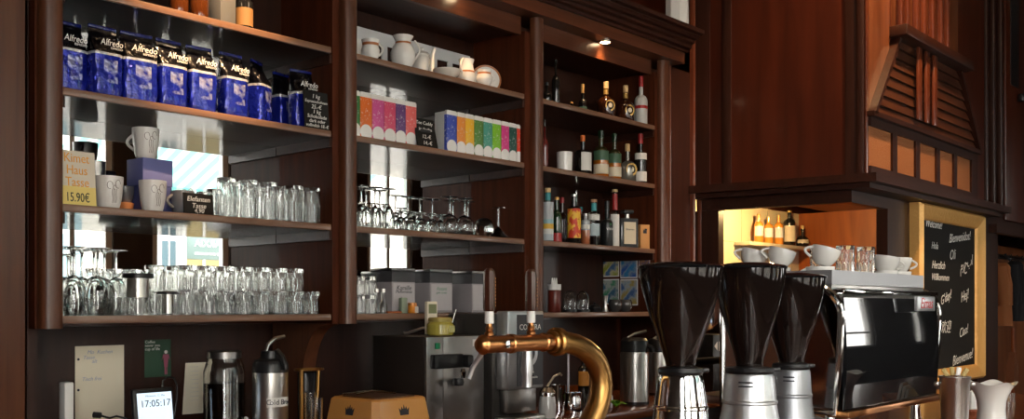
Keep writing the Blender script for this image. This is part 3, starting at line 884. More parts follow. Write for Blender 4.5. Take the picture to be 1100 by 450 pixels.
def row(px0, px1, n, v, z, label_fn, group, proto, dup_ok=True):
    u0, u1 = uat(px0, v), uat(px1, v)
    for k in range(n):
        u = u0 + (u1 - u0) * k / max(1, n - 1)
        o = dup(proto, (u + random.uniform(-0.0015, 0.0015), v + random.uniform(-0.004, 0.004), z), random.uniform(0, 1), label_fn(k), group)
P1 = tumbler('tumbler', 'x', (0, 0, 0), 0.0305, 0.0775, 'short faceted tumblers stacked on the lowest left shelf')
G1 = 'short faceted tumblers stacked on the lowest left shelf'
HT = 0.0780
ULIM = uL1 - 0.045
def urow(ua, ub, n, v, z, fn, group, proto):
    for k in range(n):
        u = ua + (ub - ua) * k / max(1, n - 1)
        dup(proto, (u, v, z), random.uniform(0, 1), fn(k), group)
ufa, ufb = uat(201, 2.855), min(ULIM, uat(334, 2.855))
uma, umb = uat(166, 2.926), min(ULIM, uat(334, 2.926))
urow(ufa, ufb, 8, 2.855, S4 + 0.0006, lambda k: 'short faceted tumbler, %s from left in the front row, lower tier, lowest left shelf' % ORD[k], G1, P1)
urow(uma, umb, 9, 2.926, S4 + 0.0006, lambda k: 'short faceted tumbler, %s from left in the middle row, lower tier, lowest left shelf' % ORD[k], G1, P1)
urow(uma + 0.03, umb - 0.005, 8, 2.997, S4 + 0.0006, lambda k: 'short faceted tumbler, %s from left in the rear row, lower tier, lowest left shelf' % ORD[k], G1, P1)
pt_ = (ufb - ufa) / 7
urow(ufa, ufb - pt_, 7, 2.855, S4 + HT + 0.001, lambda k: 'short faceted tumbler, %s from left in the front row of the upper tier, left shelf' % ORD[k], G1, P1)
pt_ = (umb - uma) / 8
urow(uma, umb - pt_, 8, 2.926, S4 + HT + 0.001, lambda k: 'short faceted tumbler, %s from left in the middle row of the upper tier, left shelf' % ORD[k], G1, P1)
bpy.data.objects.remove(P1)
P2 = tumbler('tall_tumbler', 'x', (0, 0, 0), 0.0325, 0.128, 'g')
G2 = 'tall faceted glasses on the mug shelf'
row(243, 288, 3, 2.85, S3 + 0.0006, lambda k: 'tall faceted glass, %s from the black card in the front row of the mug shelf' % ORD[k], G2, P2)
row(250, 300, 3, 2.928, S3 + 0.0006, lambda k: 'tall faceted glass, %s from the left in the middle row of the mug shelf' % ORD[k], G2, P2)
row(315, 334.5, 2, 2.86, S3 + 0.0006, lambda k: ('tall faceted glass, left of the separate pair near the post', 'tall faceted glass at the right end of the mug shelf near the post')[k], G2, P2)
row(264, 308, 3, 3.0, S3 + 0.0006, lambda k: 'tall faceted glass, %s from the left in the rear row of the mug shelf' % ORD[k], G2, P2)
bpy.data.objects.remove(P2)
P2s = tumbler('small_tumbler', 'small faceted glass between the grey mugs and the tall glasses', (uat(230, 2.90), 2.90, S3 + 0.0006), 0.026, 0.094, None)

def wineglass(label, loc, R_, H, stem, foot, bowl_h, inverted=True, group=None, name='wine_glass', flute=False):
    """inverted stem glass: rim on the shelf, foot in the air"""
    t = thing(name, label, 'glass', loc, random.uniform(0, 6), group)
    o, i_ = [], []
    n = 10
    for k in range(n + 1):
        f = k / n
        if flute:
            rr = R_ * (0.86 + 0.14 * math.sin(f * PI * 0.8)) if f < 0.55 else R_ * max(0.0, math.cos((f - 0.55) / 0.45 * PI / 2)) ** 0.6
        else:
            rr = R_ * (0.80 + 0.20 * math.sin(min(1, f / 0.45) * PI / 2)) if f < 0.45 else R_ * max(0.0, 1 - ((f - 0.45) / 0.55) ** 2) ** 0.5
        rr = max(rr, 0.0042)
        o.append((rr, bowl_h * f))
    i_ = [(max(rr - 0.0013, 0.0005), max(0, z - (0.0 if k == 0 else 0.0016))) for k, (rr, z) in enumerate(o)]
    prof = o + [(0, bowl_h + 0.001)]
    inner = [(0, bowl_h - 0.003)] + i_[::-1][1:] + [o[0]]
    mb = MB().lathe(prof, 24); mb.lathe(inner, 24)
    part(mb, 'bowl', M['glass'], t, ang=60)
    part(MB().lathe([(0, bowl_h + 0.0012), (0.0055, bowl_h + 0.0012), (stem, bowl_h + 0.012), (stem, H - 0.012), (stem * 1.8, H - 0.005), (0, H - 0.005)], 12), 'stem', M['glass'], t, ang=60)
    part(MB().lathe([(0, H - 0.0048), (foot * 0.4, H - 0.0042), (foot, H - 0.0018), (foot, H), (0, H)], 24), 'foot', M['glass'], t, ang=60)
    return t
def stemrow(spots, proto_args, z, labels, group, name='wine_glass', flute=False):
    pr = None
    for k, (px, v) in enumerate(spots):
        loc = (uat(px, v), v, z + 0.0006)
        if pr is None:
            pr = wineglass(labels(k), loc, *proto_args, group=group, name=name, flute=flute)
        else:
            dup(pr, loc, random.uniform(0, 6), labels(k), group)
# lowest left shelf: inverted wine glasses
stemrow([(79.5, 2.852), (105, 2.852), (77, 2.928), (101, 2.928), (124.5, 2.935), (88, 3.005), (112, 3.005)], (0.0335, 0.198, 0.0042, 0.033, 0.118), S4,
        lambda k: ('upside-down wine glass nearest the left post, lowest left shelf', 'upside-down wine glass in front, second from the left post, lowest left shelf',
                   'upside-down wine glass in the middle row by the left post, lowest left shelf', 'upside-down wine glass in the middle row, second from the left post',
                   'upside-down wine glass in the middle row beside the coffee maker', 'upside-down wine glass in the rear row by the mirror, left of two',
                   'upside-down wine glass in the rear row by the mirror, right of two')[k], 'upside-down wine glasses on the lowest left shelf')
# coffee makers with black lids
def presspot(px, v, label, r, h, rl, steel_h):
    t = thing('coffee_maker', label, 'coffee maker', (uat(px, v), v, S4 + 0.0006))
    part(MB().lathe([(0, 0), (r, 0), (r, h * 0.86), (r - 0.002, h * 0.86), (r - 0.002, 0.004), (0, 0.004)], 28), 'glass_cup', M['glass'], t)
    part(MB().lathe([(0, h * (1 - steel_h) - 0.003), (r - 0.004, h * (1 - steel_h) - 0.003), (r - 0.004, h * 0.88), (0, h * 0.88)], 28), 'steel_filter', M['steel'], t)
    part(MB().lathe([(0, h * 0.88 + 0.0005), (rl, h * 0.88 + 0.0005), (rl, h - 0.004), (rl - 0.004, h), (0, h)], 28), 'lid', M['black'], t)
presspot(148, 2.852, 'glass coffee maker with steel filter and wide black lid', 0.036, 0.126, 0.046, 0.55)
presspot(180, 2.822, 'small steel infuser cup with round black lid before the tumblers', 0.021, 0.072, 0.033, 0.9)
# objects on the top shelf, left unit
for px, hh, lb in ((192, 0.16, 'amber bottle on the top left shelf, left of two'), (214, 0.18, 'amber bottle on the top left shelf beside the grey carton')):
    t = thing('bottle', lb, 'bottle', (uat(px, 2.90), 2.90, S1 + 0.0006))
    part(MB().lathe([(0, 0), (0.028, 0), (0.03, 0.006), (0.03, 0.10), (0.012, 0.135), (0.012, hh), (0, hh)], 24), 'body', mat('amber_glass', (0.06, 0.016, 0.004), 0.05, coat=1), t)
    part(MB().lathe([(0, hh + 0.0004), (0.013, hh + 0.0004), (0.013, hh + 0.02), (0, hh + 0.02)], 16), 'cap', M['gold'], t)
t = thing('carton', 'grey carton standing on the top left shelf', 'box', (uat(238, 2.91), 2.91, S1 + 0.0006), 0.25)
part(MB().box(-0.035, 0.035, -0.03, 0.03, 0, 0.15, 0.002), 'box_body', mat('pale_grey_carton', (0.11, 0.11, 0.11), 0.5), t)
part(MB().box(-0.036, 0.036, -0.031, 0.031, 0.1502, 0.175, 0.002), 'lid', M['steel_dark'], t)
t = thing('bottle', 'dark bottle with gold cap right of the grey carton', 'bottle', (uat(262, 2.91), 2.91, S1 + 0.0006))
part(MB().lathe([(0, 0), (0.03, 0), (0.03, 0.11), (0.011, 0.145), (0.011, 0.19), (0, 0.19)], 24), 'body', M['black_gloss'], t)
part(MB().lathe([(0, 0.1904), (0.012, 0.1904), (0.012, 0.215), (0, 0.215)], 16), 'cap', M['gold'], t)
part(MB().lathe([(0.0304, 0.03), (0.0304, 0.09)], 24), 'label', mat('brown_label', (0.3, 0.15, 0.05), 0.6), t)

# ================================================================== MIDDLE UNIT
M['cream'] = mat('cream_porcelain', (0.72, 0.66, 0.58), 0.2, coat=0.4)
M['goldband'] = mat('golden_brown_band', (0.42, 0.15, 0.05), 0.35)
def lathe_thing(name, label, cat, px, v, z, prof, m, bands=(), handle=None, spout=None, rz=0.0):
    t = thing(name, label, cat, (uat(px, v), v, z + 0.0006), rz)
    part(MB().lathe(prof, 32), 'body', m, t)
    for z0, z1 in bands:
        def rad(zz):
            for (r0, a), (r1, b) in zip(prof, prof[1:]):
                if a <= zz <= b and b > a: return r0 + (r1 - r0) * (zz - a) / (b - a)
            return prof[1][0]
        part(MB().lathe([(rad(z0 + (z1 - z0) * k / 4) + 0.0006, z0 + (z1 - z0) * k / 4) for k in range(5)], 32), 'band', M['goldband'], t)
    if handle:
        part(MB().tube(handle, 0.004, 8), 'handle', m, t)
    if spout:
        part(MB().tube(spout[0], spout[1], 10), 'spout', m, t)
    return t
def wall_prof(o, wall=0.0025):
    top = o[-1]
    return [(0, 0)] + o + [(top[0] - wall, top[1])] + [(max(r - wall, 0.002), z) for r, z in o[::-1][1:-1]] + [(0, 0.006)]
lathe_thing('china_plate', 'white china plate with brown rim leaning at the left end of the china shelf', 'plate', 380, 2.975, S1, wall_prof([(0.02, 0), (0.035, 0.05), (0.04, 0.1)]), M['white'])
lathe_thing('china_cup', 'small white china cup with brown band near the left post', 'cup', 398, 2.87, S1,
            wall_prof([(0.020, 0), (0.020, 0.005), (0.033, 0.025), (0.035, 0.045), (0.029, 0.062), (0.034, 0.083)]), M['white'], bands=((0.060, 0.070),), handle=[(-x, 0, z) for x, _, z in handle_pts(0.031, 0.025, 0.07, 0.015)], rz=2.4)
lathe_thing('china_pitcher', 'large white china pitcher with brown neck band', 'pitcher', 433, 2.87, S1,
            wall_prof([(0.028, 0), (0.030, 0.006), (0.048, 0.04), (0.049, 0.065), (0.038, 0.092), (0.030, 0.100), (0.030, 0.112), (0.040, 0.130)]), M['white'], bands=((0.098, 0.106),), handle=[(-x, 0, z) for x, _, z in handle_pts(0.045, 0.04, 0.112, 0.02)], rz=2.2)
lathe_thing('coffee_pot', 'white china coffee pot with tall slender spout', 'coffee pot', 454, 2.985, S1,
            [(0, 0), (0.03, 0), (0.044, 0.03), (0.046, 0.06), (0.035, 0.095), (0.026, 0.112), (0.030, 0.118), (0.020, 0.128), (0.006, 0.134), (0.008, 0.145), (0, 0.150)], M['white'],
            spout=([(-0.008, -0.05, 0.02), (-0.008, -0.062, 0.035), (-0.005, -0.06, 0.07), (0.0, -0.058, 0.11), (0.004, -0.066, 0.135)], [0.013, 0.014, 0.009, 0.007, 0.009]),
            handle=[(0, x, z) for x, _, z in handle_pts(0.042, 0.03, 0.10, 0.025)])
lathe_thing('china_bowl', 'low wide cream china bowl near the shelf edge', 'bowl', 480, 2.865, S1, wall_prof([(0.025, 0), (0.028, 0.004), (0.050, 0.020), (0.057, 0.040)]), M['cream'])
lathe_thing('cream_jug', 'white china jug with looped handle and brown band, right of the bowl', 'jug', 501, 2.885, S1,
            wall_prof([(0.026, 0), (0.028, 0.005), (0.037, 0.03), (0.037, 0.05), (0.030, 0.075), (0.027, 0.09), (0.033, 0.110)]), M['white'], bands=((0.053, 0.061),),
            handle=[(-x, 0, z) for x, _, z in handle_pts(0.031, 0.045, 0.11, 0.022)], rz=0.3)
lathe_thing('china_cup', 'small white china cup with brown band before the leaning plate', 'cup', 520, 2.84, S1,
            wall_prof([(0.022, 0), (0.023, 0.004), (0.033, 0.025), (0.033, 0.04), (0.028, 0.055), (0.031, 0.068)]), M['white'], bands=((0.050, 0.058),), handle=handle_pts(0.030, 0.02, 0.06, 0.015), rz=-0.4)
pl = thing('china_plate', 'round white plate with brown rim leaning behind the small cup', 'plate', (uat(522, 2.945), 2.945, S1 + 0.0005), rot=(R(80), 0, R(-38)))
pl.location.z += 0.066
part(MB().lathe([(0, -0.002), (0.050, -0.002), (0.066, 0.003), (0.066, 0.006), (0.049, 0.001), (0, 0.001)], 36), 'dish', M['white'], pl)
part(MB().lathe([(0.0585, 0.0046), (0.0663, 0.0068), (0.0667, 0.003), (0.0663, 0.003)], 36), 'rim', M['goldband'], pl)
solo(MB().box(-0.02, 0.02, -0.015, 0.015, 0, 0.026, 0.003), 'sugar_box', M['white'], 'small white china box between cup and pitcher', 'box', (uat(419, 2.90), 2.90, S1 + 0.0006))
# white lattice rail standing at the back of the china shelf
lt = MB()
ua, ub2 = uM0 + 0.01, uM1 - 0.04
lt.box(ua, ub2, 3.098, 3.106, S1 + 0.155, S1 + 0.205)
lt.box(ua, ub2, 3.098, 3.106, S1 + 0.0008, S1 + 0.02)
k = ua
while k < ub2:
    lt.box(k, k + 0.028, 3.098, 3.106, S1 + 0.02, S1 + 0.155)
    k += 0.094
solo(lt, 'lattice_rail', mat('white_lattice', (0.62, 0.62, 0.62), 0.5), 'white lattice rail along the back of the china shelf', 'rail', ((ua + ub2) / 2, 3.1, S1), world=True)
# ---- tea cartons
def tea_mat(name, col, h):
    m = mat(name, col, 0.35, coat=0.2)
    N, L = nt(m)
    b = N['Principled BSDF']
    tc = N.new('ShaderNodeTexCoord'); sp = N.new('ShaderNodeSeparateXYZ')
    vm = N.new('ShaderNodeVectorMath'); vm.operation = 'DISTANCE'; vm.inputs[1].default_value = (0, 0, h * 0.14)
    sc_ = N.new('ShaderNodeMapping'); sc_.inputs['Scale'].default_value = (1, 0, 1)
    d = N.new('ShaderNodeMath'); d.operation = 'LESS_THAN'; d.inputs[1].default_value = h * 0.17
    zt = N.new('ShaderNodeMath'); zt.operation = 'GREATER_THAN'; zt.inputs[1].default_value = h * 0.91
    yf = N.new('ShaderNodeMath'); yf.operation = 'GREATER_THAN'; yf.inputs[1].default_value = -0.02
    a1 = N.new('ShaderNodeMath'); a1.operation = 'MAXIMUM'; a2 = N.new('ShaderNodeMath'); a2.operation = 'MAXIMUM'
    nz = N.new('ShaderNodeTexNoise'); nz.inputs['Scale'].default_value = 45; nz.inputs['Distortion'].default_value = 2.5
    nr = N.new('ShaderNodeMapRange'); nr.inputs[1].default_value = 0.58; nr.inputs[2].default_value = 0.68; nr.inputs[3].default_value = 0; nr.inputs[4].default_value = 0.55
    a3 = N.new('ShaderNodeMath'); a3.operation = 'MAXIMUM'
    mx = N.new('ShaderNodeMix'); mx.data_type = 'RGBA'
    mx.inputs[6].default_value = (*col, 1); mx.inputs[7].default_value = (0.80, 0.78, 0.75, 1)
    L.new(tc.outputs['Object'], sp.inputs[0]); L.new(tc.outputs['Object'], sc_.inputs[0]); L.new(sc_.outputs[0], vm.inputs[0]); L.new(vm.outputs['Value'], d.inputs[0])
    L.new(sp.outputs['Z'], zt.inputs[0]); L.new(sp.outputs['Y'], yf.inputs[0])
    L.new(tc.outputs['Object'], nz.inputs[0]); L.new(nz.outputs['Fac'], nr.inputs[0])
    L.new(d.outputs[0], a1.inputs[0]); L.new(zt.outputs[0], a1.inputs[1]); L.new(a1.outputs[0], a2.inputs[0]); L.new(yf.outputs[0], a2.inputs[1])
    L.new(a2.outputs[0], a3.inputs[0]); L.new(nr.outputs[0], a3.inputs[1])
    L.new(a3.outputs[0], mx.inputs[0]); L.new(mx.outputs[2], b.inputs['Base Color'])
    return m
TEA1 = [(380, 387, 'green', (0.05, 0.22, 0.06)), (387.3, 399.8, 'orange', (0.72, 0.15, 0.02)), (400.3, 412.8, 'magenta', (0.60, 0.09, 0.28)), (413.2, 425.2, 'raspberry', (0.66, 0.08, 0.16)),
        (425.6, 436, 'violet', (0.14, 0.06, 0.20)), (436.3, 447.5, 'salmon red', (0.76, 0.14, 0.13))]
TEA2 = [(480, 491, 'blue', (0.05, 0.08, 0.42)), (491.3, 500, 'orange', (0.85, 0.30, 0.05)), (500.3, 509.5, 'yellow', (0.88, 0.48, 0.03)), (509.8, 519.6, 'green', (0.10, 0.24, 0.05)),
        (520, 529, 'teal', (0.08, 0.34, 0.26)), (529.3, 538.5, 'lime green', (0.22, 0.55, 0.03)), (538.8, 547, 'pink', (0.66, 0.05, 0.24)), (547.3, 555.3, 'dark green', (0.02, 0.09, 0.07)),
        (555.8, 564.6, 'red', (0.80, 0.06, 0.03))]
for grp, v, h, where in ((TEA1, 2.83, 0.165, 'in the left row of the tea shelf'), (TEA2, 2.83, 0.163, 'in the right row of the tea shelf')):
    for a, b, cn, c in grp:
        ua, ub3 = uat(a, v), uat(b, v)
        if a < 385: ua = uM0 + 0.001
        ub3 = min(ub3, uM1 - 0.004)
        wd = ub3 - ua - 0.0006
        hh = h * (1.0 + 0.0)
        t = thing('tea_carton', 'white and %s tea carton %s' % (cn, where), 'tea carton', ((ua + ub3) / 2, v + 0.035, S2 + 0.0006), random.uniform(-0.004, 0.004), 'tea cartons on the middle shelf')
        part(MB().box(-wd / 2, wd / 2, -0.035, 0.035, 0, hh, 0.0012), 'carton_body', tea_mat(cn.replace(' ', '_') + '_carton', c, hh), t)
        part(MB().box(-wd / 2 + 0.003, wd / 2 - 0.003, -0.034, -0.02, hh + 0.0002, hh + 0.004, 0.001), 'lid_flap', M['matte_white'], t)
tb = board('price_board', 'black tea price board between the two rows of cartons', 'price board', uat(460, 2.812), 2.812, S2, 0.108, 0.118,
      [('Tee Caddy', 0.84, 1), ('im Stoffm', 0.62, 0.9), ('12.-€', 0.36, 1.1), ('14.-€', 0.14, 1.1)], rz=0.0, tilt=14, sz=0.020)
# ---- stemware on the glass shelf
G3 = 'upside-down stem glasses on the middle glass shelf'
stemrow([(388, 2.85), (403, 2.85), (418, 2.85), (393, 2.92), (408, 2.92)], (0.0215, 0.155, 0.0036, 0.030, 0.088), S3,
        lambda k: ('upside-down flute glass in front, nearest the left post', 'upside-down flute glass in front, second from the left post', 'upside-down flute glass in front, third from the left post',
                   'upside-down flute glass behind, nearer the left post', 'upside-down flute glass behind the third flute')[k], G3, name='flute_glass', flute=True)
stemrow([(431 + 10.5 * k, 2.84) for k in range(5)] + [(428 + 11.5 * k, 2.90) for k in range(5)], (0.021, 0.075, 0.004, 0.021, 0.052), S3,
        lambda k: ('small upside-down stem glass, %s from the flutes in the front row' % ORD[k]) if k < 5 else ('small upside-down stem glass, %s from the flutes in the second row' % ORD[k - 5]), G3, name='cordial_glass')
stemrow([(425 + 13 * k, 2.98) for k in range(4)], (0.027, 0.152, 0.0036, 0.032, 0.075), S3,
        lambda k: 'tall upside-down stem glass in the rear row, %s from the flutes' % ORD[k], G3)
stemrow([(483, 2.845), (499, 2.845), (502, 2.922), (486, 2.925)], (0.036, 0.150, 0.004, 0.035, 0.082), S3,
        lambda k: ('upside-down wine glass, left one of the front pair right of centre', 'upside-down wine glass, right one of the front pair right of centre', 'upside-down wine glass behind the front pair right of centre',
                   'upside-down wine glass behind, left of the front pair')[k], G3)
lathe_thing('round_glass', 'round stemless glass bowl upside down near the right end', 'glass', 520, 2.85, S3,
            [(0.034, 0), (0.040, 0.02), (0.041, 0.04), (0.034, 0.066), (0.018, 0.078), (0, 0.080), (0, 0.077), (0.017, 0.0755), (0.032, 0.064), (0.039, 0.04), (0.038, 0.02), (0.0325, 0)], M['glass'])
t = thing('cocktail_glass', 'upside-down cocktail glass alone at the right end of the glass shelf', 'glass', (uat(535, 2.875), 2.875, S3 + 0.0006))
part(MB().lathe([(0.050, 0), (0.005, 0.050), (0, 0.051), (0, 0.047), (0.0035, 0.046), (0.0485, 0)], 28), 'bowl', M['glass'], t)
part(MB().lathe([(0, 0.0512), (0.004, 0.0512), (0.004, 0.128), (0, 0.128)], 12), 'stem', M['glass'], t)
part(MB().lathe([(0, 0.1282), (0.03, 0.131), (0.03, 0.133), (0, 0.133)], 24), 'foot', M['glass'], t)
# ---- lowest middle shelf: stacked glasses, bottles, canisters
P3 = tumbler('water_glass', 'x', (0, 0, 0), 0.0235, 0.068, 'g')
G4 = 'small glasses stacked beside the left post on the lowest middle shelf'
for k, (px, v, tier, lb) in enumerate(((386, 2.84, 0, 'small glass in front by the post, under another glass'), (386, 2.84, 1, 'small glass in front by the post, on top of another'),
                                      (398, 2.85, 0, 'small glass in front, second from the post, lower tier'), (398, 2.85, 1, 'small glass in front, second from the post, upper tier'),
                                      (392, 2.92, 0, 'small glass in the second row, lower tier, by the post'), (392, 2.92, 1, 'small glass in the second row, upper tier, by the post'))):
    dup(P3, (uat(px, v), v, S4 + 0.0006 + tier * 0.0688), 0, lb, G4)
bpy.data.objects.remove(P3)
for px, v, lb in ((404.5, 2.83, 'small clear flask with narrow neck, left of two'), (411.5, 2.835, 'small clear flask with narrow neck, right of two before the canister')):
    t = thing('glass_flask', lb, 'flask', (uat(px, v), v, S4 + 0.0006), 0, 'small flasks on the lowest middle shelf')
    part(MB().lathe([(0, 0), (0.0155, 0), (0.0155, 0.03), (0.007, 0.05), (0.007, 0.078), (0.0055, 0.078), (0.0055, 0.05), (0.0135, 0.03), (0.0135, 0.003), (0, 0.003)], 20), 'flask_body', M['glass'], t)
    part(MB().lathe([(0, 0.0782), (0.0085, 0.0782), (0.0085, 0.092), (0, 0.092)], 16), 'stopper', M['steel'], t)
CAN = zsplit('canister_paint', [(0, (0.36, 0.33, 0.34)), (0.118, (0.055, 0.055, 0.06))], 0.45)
def canister(px0, pxc, px1, v0, label, writing):
    # square canister seen on its corner: corner at pxc nearest
    c = at(pxc, v=v0)[0]
    hgt = 0.176
    t = thing('tea_canister', label, 'canister', (c.x, c.y, S4 + 0.0006), 0, 'grey canisters on the lowest middle shelf')
    wd = uat(px1, v0) - c.x
    dp = 0.13
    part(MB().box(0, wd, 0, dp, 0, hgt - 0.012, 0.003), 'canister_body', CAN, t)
    part(MB().box(-0.001, wd + 0.001, -0.001, dp + 0.001, hgt - 0.0118, hgt, 0.003), 'lid', M['steel_dark'], t)
    lb = MB().box(0.006, wd - 0.004, -0.0012, -0.0002, 0.01, 0.116)
    part(lb, 'front_label', mat('pale_label', (0.50, 0.47, 0.48), 0.6), t)
    for s, z, sz, mm_ in writing:
        text(s, sz, mm_, t, (wd / 2, -0.0014, z), name='label_lettering', shear=0.2)
    return t
grn = mat('green_print', (0.20, 0.36, 0.25), 0.6)
canister(402, 421, 446, 2.90, 'grey canister with handwritten label, left of three', [('Kamille', 0.098, 0.026, M['ink']), ('Pfefferminze', 0.083, 0.017, M['ink']), ('lose', 0.055, 0.022, M['ink'])])
canister(448, 462, 486, 2.90, 'grey canister with green printed label, middle of three', [('Assam', 0.098, 0.022, grn), ('gute Ernte', 0.082, 0.014, grn)])
canister(488, 507, 524, 2.90, 'plain grey canister behind the tap handle, right of three', [])
t = thing('spice_jar', 'small orange jar with white label before the left canister', 'jar', (uat(443, 2.83), 2.83, S4 + 0.0006))
part(MB().lathe([(0, 0), (0.017, 0), (0.018, 0.003), (0.018, 0.03), (0, 0.03)], 20), 'body', mat('orange_jar', (0.75, 0.26, 0.02), 0.3), t)
part(MB().lathe([(0, 0.0302), (0.0175, 0.0302), (0.0175, 0.04), (0, 0.04)], 20), 'lid', M['copper'], t)
part(MB().box(-0.003, 0.014, -0.0192, -0.0172, 0.002, 0.026), 'label', M['white'], t)
solo(MB().box(-0.014, 0.014, -0.01, 0.01, 0, 0.06, 0.003), 'tea_packet', mat('sage_packet', (0.30, 0.36, 0.26), 0.5), 'small sage green packet behind the orange jar', 'packet', (uat(433, 2.86), 2.86, S4 + 0.0006))
solo(MB().box(-0.05, 0.02, -0.008, 0.008, 0, 0.008, 0.002), 'wooden_stick', M['orange_wood'], 'short wooden stick lying on the shelf edge before the canister', 'stick', (uat(426, 2.825), 2.825, S4 + 0.0006), 0.0)

# ================================================================== RIGHT UNIT: BOTTLES
def bottle_prof(r, hb, rn, h, sh=0.35, lip=True):
    out = [(0, 0), (r * 0.92, 0), (r, 0.004), (r, hb)]
    hs = (h - hb) * sh
    for k in range(1, 7):
        f = k / 6
        out.append((rn + (r - rn) * math.cos(f * PI / 2) ** 0.6 if f < 1 else rn, hb + hs * math.sin(f * PI / 2) if False else hb + hs * f))
    out += [(rn, h), (0, h)]
    return out
def bottle(name, label, px, v, z, ytop, ybase, wpx, body, cap=None, labels=(), hb=0.58, rn=0.30, sh=0.45, caph=0.14, rz=-0.62, square=False, group='bottles in the right shelf unit', neck=None, glassy=False, capr=1.15):
    """size read from the photograph: top and base rows and width in pixels, at the bottle's own distance"""
    k = mpp(px, v)
    h = (ybase - ytop) * k
    r = wpx * k / 2
    t = thing(name, label, 'bottle', (uat(px, v), v, z + 0.0006), rz, group)
    hc = h * caph
    hg = h - hc
    prof = bottle_prof(r, hg * hb, r * rn, hg, sh)
    fn = None
    n = 28
    part(MB().lathe(prof, n), 'body', body, t, ang=45)
    if cap is not None:
        part(MB().lathe([(0, hg - 0.012 + 0.0125), (r * rn * capr, hg + 0.0005), (r * rn * capr, h - 0.002), (r * rn * capr - 0.002, h), (0, h)], 18), 'cap', cap, t)
    if neck is not None:
        a, b, m = neck
        part(MB().lathe([(r * rn + 0.0006, hg * a), (r * rn + 0.0006, hg * b)], 18), 'neck_label', m, t)
    for (a, b, m, nm) in labels:
        pr = [(r + 0.0007, hg * a), (r + 0.0007, hg * b)]
        # label wraps the front half only
        mb = MB()
        t0, t1 = R(200), R(340)
        ring = []
        lo, hi = [], []
        for q in range(15):
            aa = t0 + (t1 - t0) * q / 14
            lo.append(((r + 0.0007) * math.cos(aa), (r + 0.0007) * math.sin(aa), hg * a))
            hi.append(((r + 0.0007) * math.cos(aa), (r + 0.0007) * math.sin(aa), hg * b))
        bm = mb.bm
        L0 = [bm.verts.new(p) for p in lo]; H0 = [bm.verts.new(p) for p in hi]
        for q in range(14):
            bm.faces.new((L0[q], L0[q + 1], H0[q + 1], H0[q]))
        o = part(mb, 'label', m, t)
        o.rotation_euler = (0, 0, R(-12))
    return t
def col(name, c, rough=0.5, **k):
    if name not in M: M[name] = mat(name, c, rough, **k)
    return M[name]
dark = col('dark_bottle_glass', (0.012, 0.010, 0.008), 0.06, coat=0.8)
green_g = col('green_bottle_glass', (0.012, 0.035, 0.014), 0.06, coat=0.8)
brown_g = col('brown_bottle_glass', (0.030, 0.008, 0.003), 0.06, coat=0.8)
clear_g = mat('clear_spirit_glass', (0.88, 0.92, 0.92), 0.03, trans=1.0, ior=1.34)
M['spirit'] = clear_g
amber = zsplit('whisky_bottle', [(0, (0.42, 0.12, 0.012)), (0.085, (0.04, 0.035, 0.012))], 0.06, coat=0.8)
cream_l = col('cream_label', (0.68, 0.58, 0.42), 0.6)
white_l = col('white_label', (0.72, 0.69, 0.64), 0.6)
green_l = col('green_label', (0.05, 0.11, 0.06), 0.5)
gold_l = col('gold_label', (0.46, 0.28, 0.08), 0.4, metal=0.5)
red_c = col('red_cap', (0.35, 0.02, 0.02), 0.35)
orange_c = col('orange_cap', (0.75, 0.17, 0.03), 0.4)
cork_c = col('cork_stopper', (0.62, 0.42, 0.20), 0.8)
teal_c = col('teal_collar', (0.04, 0.26, 0.28), 0.5)
# top shelf
bottle('liquor_bottle', 'tall dark bottle at the left end of the top bottle shelf', 597, 2.93, S1, 55, 110, 9, dark, dark, caph=0.1)
bottle('liquor_bottle', 'squat dark bottle beside the tall one, top bottle shelf', 587.5, 2.90, S1, 82, 108, 11, dark, M['black'], hb=0.5)
bottle('liquor_bottle', 'small dark bottle with slim gold cap, top bottle shelf', 626, 2.90, S1, 83, 116, 9, dark, M['gold'], [(0.1, 0.35, green_l, 'l')], hb=0.5, rn=0.35, caph=0.3)
bottle('liquor_bottle', 'very small dark bottle left of the slim gold-capped one', 614, 2.93, S1, 100, 113, 9, dark, M['gold'], hb=0.4)
def round_label(t, y, z, r, oval=1.15):
    o = part(MB().lathe([(0, -0.0015), (r, -0.0015), (r, 0.0008), (r * 0.9, 0.0012), (0, 0.0012)], 28, xf=Matrix.Translation((0.008, y, z)) @ Matrix.Rotation(R(90), 4, 'X') @ Matrix.Scale(oval, 4, (0, 1, 0))), 'label', gold_l, t)
    part(MB().lathe([(0, 0.0013), (r * 0.68, 0.0013), (r * 0.68, 0.002), (0, 0.002)], 28, xf=Matrix.Translation((0.008, y, z)) @ Matrix.Rotation(R(90), 4, 'X') @ Matrix.Scale(oval, 4, (0, 1, 0))), 'label_centre', dark, o)
    part(MB().lathe([(0, 0.0021), (r * 0.42, 0.0021), (r * 0.42, 0.0028), (0, 0.0028)], 28, xf=Matrix.Translation((0.008, y, z)) @ Matrix.Rotation(R(90), 4, 'X') @ Matrix.Scale(oval, 4, (0, 1, 0))), 'emblem', cream_l, o)
t = bottle('liquor_bottle', 'brown cognac bottle with cork and round gold label, left of the pair', 651, 2.86, S1, 85, 123.5, 19.5, brown_g, cork_c, hb=0.46, rn=0.26, sh=0.50, caph=0.2, neck=(0.80, 0.98, gold_l))
round_label(t, -0.0415, 0.052, 0.024)
t = bottle('liquor_bottle', 'brown cognac bottle with cork and round gold label, right of the pair', 672, 2.86, S1, 90, 129.5, 19, brown_g, cork_c, hb=0.46, rn=0.26, sh=0.50, caph=0.2, neck=(0.80, 0.98, gold_l))
round_label(t, -0.0415, 0.052, 0.024)
bottle('liquor_bottle', 'silvery white bottle with dark red cap at the right end of the top shelf', 688.5, 2.855, S1, 81, 134, 14, col('frosted_white', (0.50, 0.49, 0.46), 0.35), red_c, [(0.42, 0.50, red_c, 'l')], hb=0.62, rn=0.32, caph=0.22)
